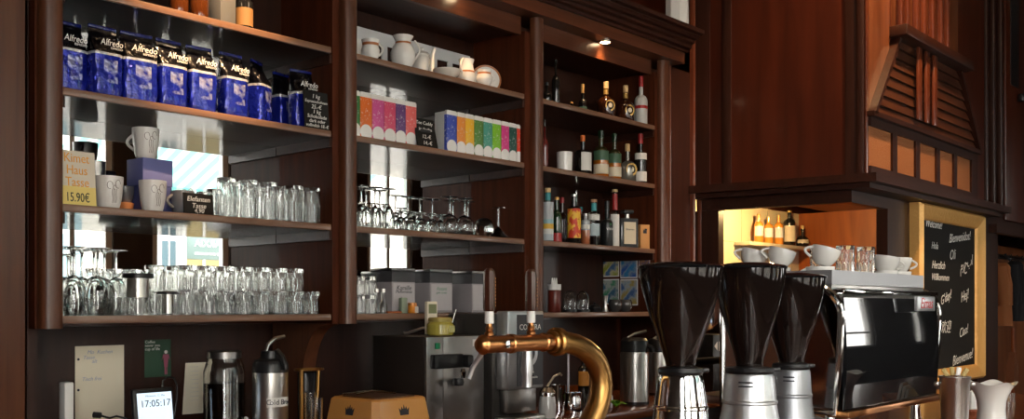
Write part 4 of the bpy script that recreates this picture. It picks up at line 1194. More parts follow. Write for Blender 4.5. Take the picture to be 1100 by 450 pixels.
# second shelf
bottle('liquor_bottle', 'dark red bottle tucked behind the post at the left end of the second shelf', 585, 2.92, S2, 122, 178, 9, col('dark_red_glass', (0.10, 0.012, 0.010), 0.08, coat=0.8), dark)
mug(uat(606.5, 2.86), 2.86, S2, 'white mug standing among the bottles at the left of the second bottle shelf', m=M['white'], r=0.037, h=0.090, prints=False, rz=-2.6, base=0.034)
bottle('liquor_bottle', 'dark bottle with orange cap and white side label', 626, 2.87, S2, 143, 186, 18.5, dark, orange_c, [(0.12, 0.66, white_l, 'l')], hb=0.66, rn=0.24, sh=0.3, caph=0.16, rz=0.35)
bottle('liquor_bottle', 'green-necked whisky bottle with amber base, left of two', 645.5, 2.875, S2, 137, 188.5, 17, amber, green_g, [(0.10, 0.34, cream_l, 'l'), (0.44, 0.68, green_l, 'l')], hb=0.64, rn=0.33, caph=0.17)
bottle('liquor_bottle', 'green-necked whisky bottle with amber base, right of two', 660, 2.885, S2, 140, 191, 15, amber, green_g, [(0.10, 0.34, cream_l, 'l'), (0.44, 0.68, green_l, 'l')], hb=0.64, rn=0.33, caph=0.17)
t = bottle('liquor_bottle', 'round silvery flask with cork stopper on the second shelf', 674, 2.86, S2, 152, 193, 19, col('silver_flask', (0.22, 0.21, 0.18), 0.2, metal=0.6), cork_c, hb=0.46, rn=0.24, sh=0.45, caph=0.2)
round_label(t, -0.040, 0.058, 0.028)
bottle('liquor_bottle', 'dark bottle with red cap and two white labels, right end of second shelf', 688, 2.86, S2, 142, 196, 13.5, dark, red_c, [(0.06, 0.30, white_l, 'l'), (0.60, 0.76, white_l, 'l')], hb=0.72, rn=0.36, sh=0.25, caph=0.2)
# third shelf
multi = zsplit('bright_label', [(0, (0.42, 0.46, 0.50)), (0.035, (0.62, 0.62, 0.60)), (0.055, (0.70, 0.42, 0.05)), (0.08, (0.25, 0.42, 0.45)), (0.1, (0.40, 0.42, 0.44))], 0.5)
yellowred = mat('yellow_red_label', (0.8, 0.4, 0.03), 0.5)
_N, _L = nt(yellowred)
_tc = _N.new('ShaderNodeTexCoord'); _nz = _N.new('ShaderNodeTexNoise'); _cr = _N.new('ShaderNodeValToRGB')
_nz.inputs['Scale'].default_value = 26
_cr.color_ramp.elements[0].color = (0.62, 0.05, 0.02, 1); _cr.color_ramp.elements[0].position = 0.45
_cr.color_ramp.elements[1].color = (0.85, 0.48, 0.04, 1); _cr.color_ramp.elements[1].position = 0.52
_L.new(_tc.outputs['Object'], _nz.inputs[0]); _L.new(_nz.outputs['Fac'], _cr.inputs[0]); _L.new(_cr.outputs[0], _N['Principled BSDF'].inputs['Base Color'])
bottle('liquor_bottle', 'dark bottle at the far left of the third shelf, partly behind the post', 582.5, 2.93, S3, 209, 256, 9, dark, green_l)
bottle('liquor_bottle', 'clear bottle with wooden stopper, teal collar and bright label', 588.5, 2.865, S3, 199, 257, 12.5, col('grey_glass', (0.10, 0.12, 0.11), 0.06, coat=0.8), cork_c, [(0.03, 0.80, multi, 'l')], hb=0.70, rn=0.45, sh=0.25, caph=0.08, neck=(0.84, 0.99, teal_c))
bottle('liquor_bottle', 'dark green bottle with red base label on the third shelf', 598, 2.90, S3, 207, 257, 11, green_g, M['gold'], [(0.04, 0.24, red_c, 'l')], rn=0.36, caph=0.06)
bottle('liquor_bottle', 'dark brown bottle with red cap behind the yellow-labelled one', 604, 2.985, S3, 205, 257, 11, brown_g, red_c, rn=0.36, caph=0.12)
bottle('liquor_bottle', 'dark bottle with large yellow and red label on the third shelf', 616.5, 2.86, S3, 206, 259.5, 15, dark, M['steel'], [(0.12, 0.74, yellowred, 'l')], hb=0.74, rn=0.40, sh=0.2, caph=0.05, rz=-0.6)
bottle('liquor_bottle', 'tall dark bottle with steel pourer behind the yellow-labelled one', 619, 3.05, S3, 195, 257, 11, dark, M['chrome'], rn=0.3, caph=0.2, capr=0.7)
bottle('liquor_bottle', 'slim dark bottle with teal cap on the third shelf', 624, 3.08, S3, 213, 258, 9, dark, teal_c, [(0.1, 0.5, white_l, 'l')], rn=0.4, caph=0.1)
bottle('liquor_bottle', 'clear low bottle of orange liqueur, no visible cap', 629, 2.87, S3, 226, 260, 9.5, zsplit('orange_liqueur', [(0, (0.40, 0.12, 0.05)), (0.07, (0.35, 0.36, 0.36))], 0.08, coat=0.8), M['steel'], [(0.55, 0.7, white_l, 'l')], hb=0.8, rn=0.4, caph=0.08)
bottle('liquor_bottle', 'clear bottle with teal collar and pale label, centre of third shelf', 638, 2.865, S3, 212, 261.5, 12.5, clear_g, col('copper_stopper', (0.55, 0.28, 0.16), 0.6), [(0.22, 0.50, col('pale_blue_label', (0.42, 0.50, 0.52), 0.5), 'l'), (0.58, 0.72, white_l, 'l')], hb=0.74, rn=0.48, sh=0.15, caph=0.06, neck=(0.80, 0.98, teal_c))
t = bottle('liquor_bottle', 'matt black bottle with small green and white print', 652, 2.86, S3, 214, 263, 13, col('matt_black_glass', (0.015, 0.016, 0.016), 0.3), M['black'], hb=0.62, rn=0.36, sh=0.35, caph=0.2)
text('VIVA', 0.017, M['chalk'], t, (0.006, -0.031, 0.082), name='lettering')
text('V', 0.018, col('green_mark', (0.05, 0.35, 0.08), 0.5), t, (0.008, -0.031, 0.105), name='emblem')
bottle('liquor_bottle', 'slender clear bottle with red and white neck behind the black one', 660.5, 2.90, S3, 199, 262, 9.5, clear_g, cork_c, [(0.03, 0.6, white_l, 'l')], hb=0.62, rn=0.6, sh=0.15, caph=0.05, neck=(0.68, 0.97, red_c))
# square liqueur bottle
v = 2.875
k = mpp(675, v)
t = thing('liquor_bottle', 'square dark bottle with cream label and flat black cap', 'bottle', (uat(673.5, v), v, S3 + 0.0006), -0.45, 'bottles in the right shelf unit')
wd, hh = 19.5 * k * 1.08, 32 * k
part(MB().box(-wd / 2, wd / 2, -0.03, 0.03, 0, hh, 0.006), 'body', col('square_bottle_glass', (0.05, 0.055, 0.06), 0.06, coat=0.8), t)
part(MB().box(-wd * 0.34, wd * 0.34, -0.0312, -0.0302, 0.020, hh - 0.020), 'label', cream_l, t)
part(MB().lathe([(0, hh + 0.0005), (0.012, hh + 0.0005), (0.012, hh + 0.022), (0, hh + 0.022)], 16), 'neck', M['steel'], t)
part(MB().box(-0.027, 0.027, -0.024, 0.024, hh + 0.0225, hh + 0.042, 0.005), 'cap', M['black'], t)
text('Disarmo', 0.014, M['ink'], t, (0, -0.0316, hh * 0.62), name='label_lettering')
t = thing('bottle_carton', 'tan carton with dark emblem beside the square bottle', 'box', (uat(690.5, 2.855), 2.855, S3 + 0.0006), -0.4)
part(MB().box(-0.027, 0.027, -0.022, 0.022, 0, 0.122, 0.0015), 'carton_body', col('tan_carton', (0.56, 0.27, 0.09), 0.6), t)
em = MB()
em.lathe([(0, -0.0304), (0.012, -0.0304), (0.012, -0.0309), (0, -0.0309)], 8, xf=Matrix.Translation((0, 0, 0.09)) @ Matrix.Rotation(R(-90), 4, 'X') @ Matrix.Translation((0, 0, 0)))
em2 = MB().box(-0.009, 0.009, -0.0230, -0.0222, 0.078, 0.094).box(-0.004, 0.011, -0.0230, -0.0222, 0.0941, 0.102).box(-0.012, -0.0095, -0.0230, -0.0222, 0.078, 0.100)
em.bm.free()
part(em2, 'emblem', M['ink'], t)
# lowest shelf
t = thing('squeeze_bottle', 'red squeeze bottle with white three-nozzle cap on the lowest right shelf', 'squeeze bottle', (uat(595.5, 2.86), 2.86, S4 + 0.0006))
part(MB().lathe([(0, 0), (0.028, 0), (0.030, 0.004), (0.030, 0.092), (0.027, 0.1), (0, 0.1)], 24), 'body', mat('red_sauce', (0.13, 0.022, 0.014), 0.3), t)
part(MB().lathe([(0, 0.1004), (0.031, 0.1004), (0.031, 0.126), (0, 0.126)], 24), 'cap', M['matte_white'], t)
for dx in (-0.014, 0, 0.014):
    part(MB().lathe([(0, 0.1264), (0.006, 0.1264), (0.003, 0.155), (0, 0.155)], 12, (dx, 0, 0)), 'nozzle', M['matte_white'], t)
for px, lb in ((612, 'upside-down dome glass with dark rim, left of two'), (626, 'upside-down dome glass with dark rim, right of two')):
    t = thing('dome_glass', lb, 'glass', (uat(px, 2.87), 2.87, S4 + 0.0006), 0, 'dome glasses on the lowest right shelf')
    part(MB().lathe([(0.030, 0.012), (0.031, 0.05), (0.026, 0.08), (0.014, 0.096), (0, 0.1), (0, 0.0975), (0.013, 0.0938), (0.0242, 0.079), (0.029, 0.05), (0.028, 0.012), (0.030, 0.012)], 24), 'dome', M['glass'], t)
    part(MB().lathe([(0.024, 0), (0.033, 0), (0.033, 0.0115), (0.024, 0.0115), (0.024, 0)], 24), 'rim', M['black'], t)
t = thing('jigger', 'small steel double-cone jigger before the postcards', 'jigger', (uat(650, 2.83), 2.83, S4 + 0.0006))
part(MB().lathe([(0.017, 0), (0.008, 0.035), (0.016, 0.078), (0.0145, 0.078), (0.0065, 0.035), (0.0155, 0), (0.017, 0)], 20), 'cone', M['steel'], t)
solo(MB().lathe([(0, 0), (0.028, 0), (0.032, 0.02), (0.022, 0.032), (0.006, 0.036), (0.008, 0.045), (0, 0.047)], 20), 'ash_pot', M['black'], 'small black lidded pot left of the jigger', 'pot', (uat(639, 2.87), 2.87, S4 + 0.0006))
for px, lb in ((661, 'dark round bowl glass right of the jigger'), (672, 'dark round bowl glass before the right postcards')):
    lathe_thing('bowl_glass', lb, 'glass', px, 2.85, S4, [(0, 0), (0.02, 0), (0.033, 0.022), (0.033, 0.045), (0.026, 0.06), (0.0245, 0.06), (0.031, 0.045), (0.031, 0.023), (0.019, 0.003), (0, 0.003)], col('smoky_glass', (0.06, 0.06, 0.06), 0.05, coat=0.8))
# postcards on the right side panel
def postcard(px0, px1, py0, py1, c1, c2, c3, label, sc=18):
    U = uR1 - 0.0012
    a, _ = at(px0, py0, u=U); b, _ = at(px1, py1, u=U)
    zc = at(px0, py0, u=U)[0].z
    m = mat('postcard_print', c1, 0.35)
    N, L = nt(m)
    tc = N.new('ShaderNodeTexCoord'); nz = N.new('ShaderNodeTexNoise'); cr = N.new('ShaderNodeValToRGB')
    nz.inputs['Scale'].default_value = sc; nz.inputs['Detail'].default_value = 4
    e = cr.color_ramp.elements
    e[0].position = 0.40; e[0].color = (*c1, 1); e[1].position = 0.60; e[1].color = (*c3, 1)
    q = e.new(0.5); q.color = (*c2, 1)
    L.new(tc.outputs['Object'], nz.inputs[0]); L.new(nz.outputs['Fac'], cr.inputs[0]); L.new(cr.outputs[0], N['Principled BSDF'].inputs['Base Color'])
    t = thing('postcard', label, 'postcard', (U, (a.y + b.y) / 2, (a.z + b.z) / 2), group='postcards pinned inside the right shelf unit')
    hy, hz = abs(a.y - b.y) / 2, abs(a.z - b.z) / 2
    part(MB().box(-0.0004, 0.001, -hy, hy, -hz, hz), 'card', M['matte_white'], t)
    part(MB().box(-0.0010, -0.0005, -hy * 0.92, hy * 0.92, -hz * 0.90, hz * 0.90), 'picture', m, t)
postcard(646, 665, 275, 297, (0.30, 0.34, 0.03), (0.55, 0.50, 0.30), (0.05, 0.14, 0.30), 'postcard with yellow green view, upper left of the pinned cards')
postcard(666.5, 684.5, 275, 298.5, (0.02, 0.09, 0.34), (0.25, 0.30, 0.36), (0.03, 0.20, 0.42), 'postcard with blue harbour view, upper middle of the pinned cards')
postcard(686, 698, 275, 298, (0.02, 0.05, 0.22), (0.30, 0.16, 0.06), (0.03, 0.07, 0.30), 'postcard with dark blue and brown view, upper right')
postcard(646, 665, 300, 327, (0.06, 0.26, 0.14), (0.40, 0.42, 0.40), (0.04, 0.13, 0.22), 'postcard with green lagoon view, lower left of the pinned cards')
postcard(666.5, 685, 300, 328, (0.40, 0.30, 0.08), (0.35, 0.40, 0.44), (0.05, 0.12, 0.30), 'postcard with pale and ochre view, lower middle of the pinned cards')
# white canister on top of the cornice
t = thing('white_canister', 'white canister standing on top of the cornice', 'canister', (uat(727.5, 2.76), 2.76, SOF + 0.1635))
part(MB().lathe([(0, 0), (0.056, 0), (0.06, 0.006), (0.06, 0.150), (0.050, 0.172), (0, 0.172)], 8), 'body', M['matte_white'], t, ang=25)
part(MB().lathe([(0, 0.1724), (0.044, 0.1724), (0.044, 0.21), (0, 0.21)], 24), 'lid', M['matte_white'], t)

# ================================================================== BACK COUNTER
PV = 3.1345
def pinned(px0, px1, py0, py1, v=PV):
    a, _ = at(px0, py0, v=v); b, _ = at(px1, py1, v=v)
    return min(a.x, b.x), max(a.x, b.x), min(a.z, b.z), max(a.z, b.z)
x0, x1, z0, z1 = pinned(80.5, 133, 372, 455)
nt_ = thing('note_sheet', 'cream punched note sheet pinned to the panel, left of the green card', 'paper', ((x0 + x1) / 2, PV, z0), world=True)
part(MB().box(x0, x1, PV - 0.0012, PV - 0.0003, z0, z1), 'sheet', M['paper'], nt_)
for py in (386, 419):
    p, _ = at(84, py, v=PV)
    part(MB().lathe([(0, 0), (0.004, 0), (0.004, 0.0006), (0, 0.0006)], 14, xf=Matrix.Translation((p.x, PV - 0.0013, p.z)) @ Matrix.Rotation(R(90), 4, 'X')), 'punch_hole', M['ink'], nt_)
pen = col('faint_blue_ink', (0.42, 0.42, 0.52), 0.8)
for s, px, py in (('Mo  Kuchen', 107, 378), ('Tasse', 95, 384), ('alt', 101, 388), ('Tisch frei', 98, 407)):
    p, _ = at(px, py, v=PV)
    text(s, 0.017, pen, nt_, (p.x, PV - 0.0014, p.z), name='handwriting', shear=0.3)
x0, x1, z0, z1 = pinned(155, 183.5, 365, 404)
gc = thing('green_card', 'dark green coffee card with a small pink figure on the panel', 'card', ((x0 + x1) / 2, PV, z0), world=True)
part(MB().box(x0, x1, PV - 0.0014, PV - 0.0003, z0, z1), 'card', mat('dark_green_card', (0.022, 0.065, 0.036), 0.5), gc)
for s, py in (('Coffee', 367.5), ('never you', 371.3), ('cup of life', 375.2)):
    p, _ = at(155.5, py, v=PV)
    text(s, 0.0135, M['chalk'], gc, (p.x, PV - 0.0016, p.z), name='lettering', align='LEFT')
pk = col('pink_print', (0.30, 0.07, 0.12), 0.6)
p, _ = at(178, 388, v=PV)
part(MB().prism([(p.x - 0.006, p.z - 0.02), (p.x + 0.006, p.z - 0.02), (p.x + 0.009, p.z + 0.014), (p.x + 0.016, p.z + 0.002), (p.x + 0.010, p.z + 0.024), (p.x - 0.010, p.z + 0.024), (p.x - 0.016, p.z + 0.002), (p.x - 0.009, p.z + 0.014)], 'Y', PV - 0.0018, PV - 0.0015), 'figure_coat', pk, gc)
part(MB().box(p.x - 0.005, p.x - 0.001, PV - 0.0018, PV - 0.0015, p.z - 0.045, p.z - 0.0202), 'figure_leg', pk, gc)
part(MB().box(p.x + 0.001, p.x + 0.005, PV - 0.0018, PV - 0.0015, p.z - 0.045, p.z - 0.0202), 'figure_leg', pk, gc)
part(MB().lathe([(0, 0), (0.006, 0), (0.006, 0.0005), (0, 0.0005)], 14, xf=Matrix.Translation((p.x, PV - 0.0015, p.z + 0.032)) @ Matrix.Rotation(R(90), 4, 'X')), 'figure_head', M['chalk'], gc)
x0, x1, z0, z1 = pinned(198, 222, 390, 443)
t = thing('list_sheet', 'narrow cream list sheet pinned behind the dark jar', 'paper', ((x0 + x1) / 2, PV, z0), world=True)
part(MB().prism([(x0 - 0.008, z0), (x1, z0), (x1, z1), (x0 + 0.004, z1)], 'Y', PV - 0.0012, PV - 0.0003), 'sheet', M['paper'], t)
for k in range(9):
    p, _ = at(203, 394 + 4.5 * k, v=PV)
    text('- - -- ---', 0.010, pen, t, (p.x + 0.02, PV - 0.0014, p.z), name='handwriting')
# white adapter by the left post, cable
t = thing('wall_phone', 'narrow white device standing by the left post', 'phone', (uat(72, 2.95), 2.95, BC + 0.0006))
part(MB().box(-0.016, 0.012, -0.02, 0.02, 0, 0.21, 0.004), 'handset', M['matte_white'], t)
part(MB().box(-0.012, 0.022, -0.045, -0.021, 0, 0.10, 0.004), 'dock', M['matte_white'], t)
# tablet
v = 2.86
c, tt = at(168, 440, v=v)
tb = thing('tablet_display', 'black framed tablet display showing the time on the back counter', 'tablet', (c.x, v, BC + 0.0006), R(2))
k = mpp(168, v)
W_, zb_ = 25 * k, 0.0
zt_ = (1.42 - (417 - 329) * k) - BC
xf = Matrix.Rotation(R(-8), 4, 'X')
part(MB().box(-W_ * 0.96, W_ * 0.96, -0.006, 0.012, 0.006, zt_, 0.006, xf=xf), 'case', M['black'], tb)
part(MB().box(-W_ * 0.78, W_ * 0.84, -0.0072, -0.0062, 0.02, zt_ - 0.014, xf=xf), 'screen', mat('lit_screen', (0.2, 0.2, 0.2), 0.2, emit=(0.62, 0.78, 0.95), es=0.85), tb)
part(MB().box(-W_ * 0.5, W_ * 0.5, 0.013, 0.06, 0.0, 0.02, 0.003), 'stand', M['black'], tb)
zz = 0.134
text('17:05:17', 0.030, M['ink'], tb, (0.004, -0.0075 + zz * math.sin(R(8)), zz), name='clock_digits', rx=82)
zz = 0.158
text('Mittwoch, 12. Mai', 0.009, col('grey_print', (0.30, 0.36, 0.42), 0.6), tb, (0.004, -0.0075 + zz * math.sin(R(8)), zz), name='date_lettering', rx=82)
c2 = [at(px, py, v=2.98)[0] for px, py in ((174, 418), (175, 409), (180, 405), (187, 406), (190, 413), (190, 430), (186, 452))]
solo(MB().tube([tuple(p) for p in c2], 0.0032, 8), 'black_cable', M['black'], 'thin black cable looping up behind the tablet', 'cable', tuple(c2[-1]), world=True)
c3 = [at(px, py, v=2.80)[0] for px, py in ((134, 449), (125, 447), (118, 449), (112, 447.5), (108, 446))]
t = thing('charger_plug', 'black plug with short cable lying before the note sheet', 'plug', (c3[-1].x, 2.80, BC + 0.0006), world=True)
part(MB().tube([tuple(p) for p in c3], 0.003, 8), 'cable', M['black'], t)
part(MB().tube([tuple(c3[-1]), tuple(c3[-1] + Vector((-0.02, 0, 0.003)))], 0.009, 10), 'plug_head', M['black'], t)
part(MB().tube([tuple(c3[0]), tuple(c3[0] + Vector((0.04, 0.02, -0.03))), (c3[0].x + 0.05, 2.86, BC + 0.004)], 0.003, 8), 'cable_tail', M['black'], t)
# drink jar
v = 2.84
t = thing('drink_jar', 'big glass jar of dark brown drink with metal lid and tap', 'jar', (uat(241, v), v, BC + 0.0006))
k = mpp(241, v)
zL = lambda py: ZC - (py - HY) * k - BC
part(MB().lathe([(0, 0), (0.062, 0), (0.066, 0.006), (0.066, zL(399)), (0.058, zL(390)), (0.053, zL(386)), (0.053, zL(385)), (0.0505, zL(385)), (0.0505, zL(386.5)), (0.055, zL(391)), (0.0635, zL(400)), (0.0635, 0.006), (0, 0.006)], 36), 'jar_glass', M['glass'], t)
part(MB().lathe([(0, 0.0062), (0.0632, 0.0062), (0.0632, zL(411)), (0, zL(411))], 36), 'drink', mat('cold_brew_drink', (0.035, 0.010, 0.006), 0.05), t)
part(MB().lathe([(0, zL(385) + 0.0005), (0.054, zL(385) + 0.0005), (0.054, zL(378)), (0.050, zL(377)), (0, zL(377))], 36), 'lid', M['steel_dark'], t)
tp = part(MB().lathe([(0, 0), (0.011, 0), (0.011, 0.018), (0, 0.018)], 16, xf=Matrix.Translation((0.03, -0.058, 0.07)) @ Matrix.Rotation(R(90), 4, 'X')), 'tap', M['chrome'], t)
part(MB().tube([(0.03, -0.077, 0.068), (0.034, -0.085, 0.062), (0.034, -0.086, 0.03)], 0.006, 8), 'tap_spout', M['chrome'], tp)
# cold brew airpot
v = 2.74
t = thing('airpot', 'steel airpot with Cold Brew label and black pump lid', 'airpot', (uat(290.5, v), v, BC + 0.0006), R(8))
k = mpp(290, v)
zL = lambda py: ZC - (py - HY) * k - BC
part(MB().lathe([(0, 0), (0.056, 0), (0.057, 0.003), (0.057, zL(400)), (0, zL(400))], 36), 'vessel', M['steel'], t)
part(MB().lathe([(0, zL(400) + 0.0004), (0.058, zL(400) + 0.0004), (0.057, zL(392)), (0.050, zL(387)), (0.032, zL(385)), (0.029, zL(377)), (0, zL(377))], 32), 'lid', M['black'], t)
part(MB().tube([(0.0, -0.03, zL(377)), (0.0, -0.05, zL(382)), (0.0, -0.068, zL(391)), (0.0, -0.070, zL(396))], 0.010, 10), 'pour_spout', M['black'], t)
part(MB().tube([(-0.02, 0, zL(378)), (-0.01, 0, zL(370)), (0.02, 0, zL(364)), (0.06, 0.0, zL(362))], [0.006, 0.007, 0.007, 0.006], 10), 'lever', M['steel'], t)
lb = MB()
lo = []
bm = lb.bm
for z in (zL(436), zL(426)):
    lo.append([bm.verts.new((0.0576 * math.cos(R(a)), 0.0576 * math.sin(R(a)), z)) for a in range(215, 306, 9)])
for q in range(len(lo[0]) - 1):
    bm.faces.new((lo[0][q], lo[0][q + 1], lo[1][q + 1], lo[1][q]))
part(lb, 'label', M['white'], t)
for i, ch in enumerate('Cold Brew'):
    a = R(222 + i * 9.2)
    if ch != ' ':
        text(ch, 0.024, M['ink'], t, (0.0582 * math.cos(a), 0.0582 * math.sin(a), zL(431)), name='label_lettering', rz=a + PI / 2)
# brass tumbler rack
v = 2.72
k = mpp(330, v)
t = thing('brass_stand', 'brass-framed dark glass stand beside the airpot', 'stand', (uat(332, v), v, BC + 0.0006))
zL = lambda py: ZC - (py - HY) * k - BC
part(MB().tube([(-0.046, -0.02, 0), (-0.046, -0.02, zL(397))], 0.007, 10), 'post', M['brass'], t)
part(MB().tube([(0.002, -0.03, 0), (0.004, -0.03, zL(440)), (0.012, -0.03, zL(420)), (0.016, -0.03, zL(398))], 0.006, 10), 'post', M['brass'], t)
ring = [(0.052 * math.cos(2 * PI * q / 24), 0.035 * math.sin(2 * PI * q / 24), zL(397)) for q in range(24)]
part(MB().tube(ring, 0.0035, 8, closed=True), 'rim', M['brass'], t)
part(MB().lathe([(0, 0.0), (0.040, 0.0), (0.043, zL(400)), (0.040, zL(400)), (0.037, 0.004), (0, 0.004)], 24, sy=0.7), 'container', M['black_gloss'], t)
for q, (px, py) in enumerate(((340, 424), (346, 420))):
    solo(MB().lathe([(0.018, 0), (0.02, 0.05), (0.02, (zL(py))), (0.018, zL(py)), (0.0165, 0.004), (0, 0.004), (0, 0), (0.018, 0)], 18), 'shot_glass', M['glass'],
         ('small clear glass before the brass stand, left of two', 'small clear glass beside the tan chest, right of two')[q], 'glass', (uat(px, 2.60), 2.60 + 0.06 * q, BC + 0.0006), group='small glasses near the tan chest')
# tan chest with crest
un, vn = uat(403, 2.45), 2.45
ch = thing('tan_chest', 'tan chest with dark crests and a recessed lid on the back counter', 'box', (un + 0.125, vn + 0.13, BC + 0.0006))
ztop = ZC - (431 - HY) * mpp(403, 2.45) - BC
tanm = col('tan_paint', (0.60, 0.28, 0.075), 0.4, coat=0.2)
def rr(hx, hy, z, c=0.02):
    return [(-hx, -hy + c, z), (-hx + c, -hy, z), (hx - c, -hy, z), (hx, -hy + c, z), (hx, hy - c, z), (hx - c, hy, z), (-hx + c, hy, z), (-hx, hy - c, z)]
part(MB().loft([rr(0.136, 0.142, 0), rr(0.135, 0.141, 0.01), rr(0.118, 0.124, ztop - 0.006), rr(0.112, 0.118, ztop)]), 'chest_body', tanm, ch, ang=25)
part(MB().loft([rr(0.088, 0.094, ztop + 0.0003, 0.01), rr(0.088, 0.094, ztop + 0.004, 0.01)]), 'lid', col('lid_brown', (0.10, 0.042, 0.015), 0.3, coat=0.4), ch)
part(MB().tube([(-0.055, 0.05, ztop + 0.008), (-0.01, 0.02, ztop + 0.018), (0.06, -0.02, ztop + 0.009)], 0.004, 8), 'handle', M['chrome'], ch)
part(MB().tube([(-0.085, 0.085, ztop + 0.008), (-0.01, 0.022, ztop + 0.018)], 0.004, 8), 'handle', M['chrome'], ch)
def crest(face):
    mb = MB()
    pts = [(-0.018, 0), (0.018, 0), (0.020, 0.012), (0.022, 0.024), (0.013, 0.016), (0.010, 0.028), (0.004, 0.018), (0, 0.034), (-0.004, 0.018), (-0.010, 0.028), (-0.013, 0.016), (-0.022, 0.024), (-0.020, 0.012)]
    sl_ = math.atan2(0.017, ztop - 0.016)
    if face == 'front':
        xf = Matrix.Translation((0.0, -0.1283, ztop - 0.055)) @ Matrix.Rotation(-sl_, 4, 'X')
    else:
        xf = Matrix.Translation((-0.1223, 0.0, ztop - 0.055)) @ Matrix.Rotation(sl_, 4, 'Y') @ Matrix.Rotation(R(-90), 4, 'Z')
    xf = xf @ Matrix.Translation((0, -0.0035, 0))
    mb.prism(pts, 'Y', -0.0008, 0.0008, xf=xf)
    return mb
part(crest('front'), 'crest', M['ink'], ch)
part(crest('side'), 'crest', M['ink'], ch)

# stainless hot-water box
ub0, vb0 = uat(458, 2.55), 2.55
ub1 = uat(520, 2.55)
zt_ = ZC - (362 - HY) * mpp(458, 2.55) - BC
sb = thing('water_boiler', 'stainless steel water boiler with dark side and green switch', 'boiler', ((ub0 + ub1) / 2, 2.69, BC + 0.0006), world=True)
z0 = BC + 0.0006
part(MB().box(ub0, ub1, vb0 + 0.012, 2.84, z0, z0 + zt_, 0.004), 'casing', mat('brown_black_steel', (0.055, 0.045, 0.040), 0.45, metal=0.7), sb)
bst = mat('boiler_steel', (0.34, 0.33, 0.32), 0.36, metal=1.0)
part(MB().box(ub0 + 0.001, ub0 + 0.082, vb0, vb0 + 0.0115, z0, z0 + zt_ - 0.002, 0.002), 'front_panel', bst, sb)
part(MB().box(ub0 + 0.083, ub1 - 0.001, vb0, vb0 + 0.0115, z0, z0 + zt_ - 0.002, 0.002), 'front_panel', bst, sb)
def onb(px, py, v=2.55): return at(px, py, v=v)[0]
p = onb(469.5, 371.5)
sw = part(MB().box(p.x - 0.011, p.x + 0.011, vb0 - 0.006, vb0 - 0.0005, p.z - 0.011, p.z + 0.011, 0.002), 'switch', mat('green_switch', (0.01, 0.22, 0.09), 0.3), sb)
p0, p1 = onb(462, 381), onb(499, 394)
part(MB().box(p0.x, p1.x - 0.03, vb0 - 0.025, vb0 - 0.0005, p1.z, p0.z, 0.004), 'tap_bracket', M['black'], sb)
part(MB().box(p1.x - 0.032, p1.x, vb0 - 0.05, vb0 - 0.0005, p1.z, p0.z - 0.004, 0.008), 'tap_head', M['black'], sb)
p = onb(491, 399)
part(MB().lathe([(0, -0.022), (0.008, -0.022), (0.012, 0.0), (0.006, 0.012), (0, 0.012)], 14, (p.x, vb0 - 0.03, p.z)), 'nozzle', M['chrome'], sb)
p = onb(487, 410)
part(MB().lathe([(0, -0.015), (0.018, -0.012), (0.022, 0), (0.018, 0.014), (0, 0.016)], 18, (p.x, vb0 - 0.026, p.z)), 'tap_knob', M['black'], sb)
p = onb(512, 368)
part(MB().box(p.x - 0.022, p.x + 0.022, vb0 - 0.0012, vb0 - 0.0004, p.z - 0.013, p.z + 0.013), 'maker_plate', M['white'], sb)
zsb = z0 + zt_
# things on the boiler
t = thing('cream_jar', 'green-yellow glass jar with lid on top of the water boiler', 'jar', (uat(473, 2.64), 2.64, zsb + 0.0006))
part(MB().lathe([(0, 0), (0.046, 0), (0.050, 0.005), (0.050, 0.040), (0.042, 0.050), (0, 0.050)], 32), 'jar_body', mat('green_yellow_cream', (0.42, 0.36, 0.07), 0.15, coat=0.6), t)
part(MB().lathe([(0, 0.0504), (0.044, 0.0504), (0.045, 0.062), (0.040, 0.066), (0, 0.066)], 32), 'lid', mat('green_gold_lid', (0.40, 0.33, 0.10), 0.35, metal=0.3), t)
part(MB().box(-0.003, 0.024, -0.0515, -0.0485, 0.012, 0.036, 0.001), 'label', mat('pale_green_label', (0.55, 0.52, 0.22), 0.5), t)
t = thing('sachet', 'small white printed sachet standing behind the green-yellow jar', 'packet', (uat(463, 2.735), 2.735, zsb + 0.0006))
part(MB().box(-0.026, 0.026, -0.008, 0.008, 0, 0.125, 0.003), 'pouch', M['paper'], t)
part(MB().box(-0.02, 0.02, -0.0092, -0.0084, 0.08, 0.115), 'print', mat('sachet_print', (0.22, 0.24, 0.12), 0.6), t)
t = thing('clear_box', 'low clear plastic box with a small spoon, right of the green jar', 'box', (2.656, 2.665, zsb + 0.0006))
part(MB().box(-0.035, 0.035, -0.03, 0.03, 0, 0.06, 0.006), 'tub', M['pane'], t)
part(MB().tube([(-0.02, 0, 0.01), (0.0, 0, 0.06), (0.015, 0, 0.095)], 0.002, 6), 'spoon', M['steel'], t)
t = thing('spoon', 'bent grey spoon hanging over the left top edge of the boiler', 'spoon', (uat(440, 2.80), 2.80, zsb + 0.0006))
part(MB().tube([(0.06, -0.10, 0.03), (0.02, -0.05, 0.025), (-0.01, 0.0, 0.006), (-0.02, 0.01, 0.004)], [0.004, 0.005, 0.006, 0.008], 8), 'spoon_handle', M['steel'], t)
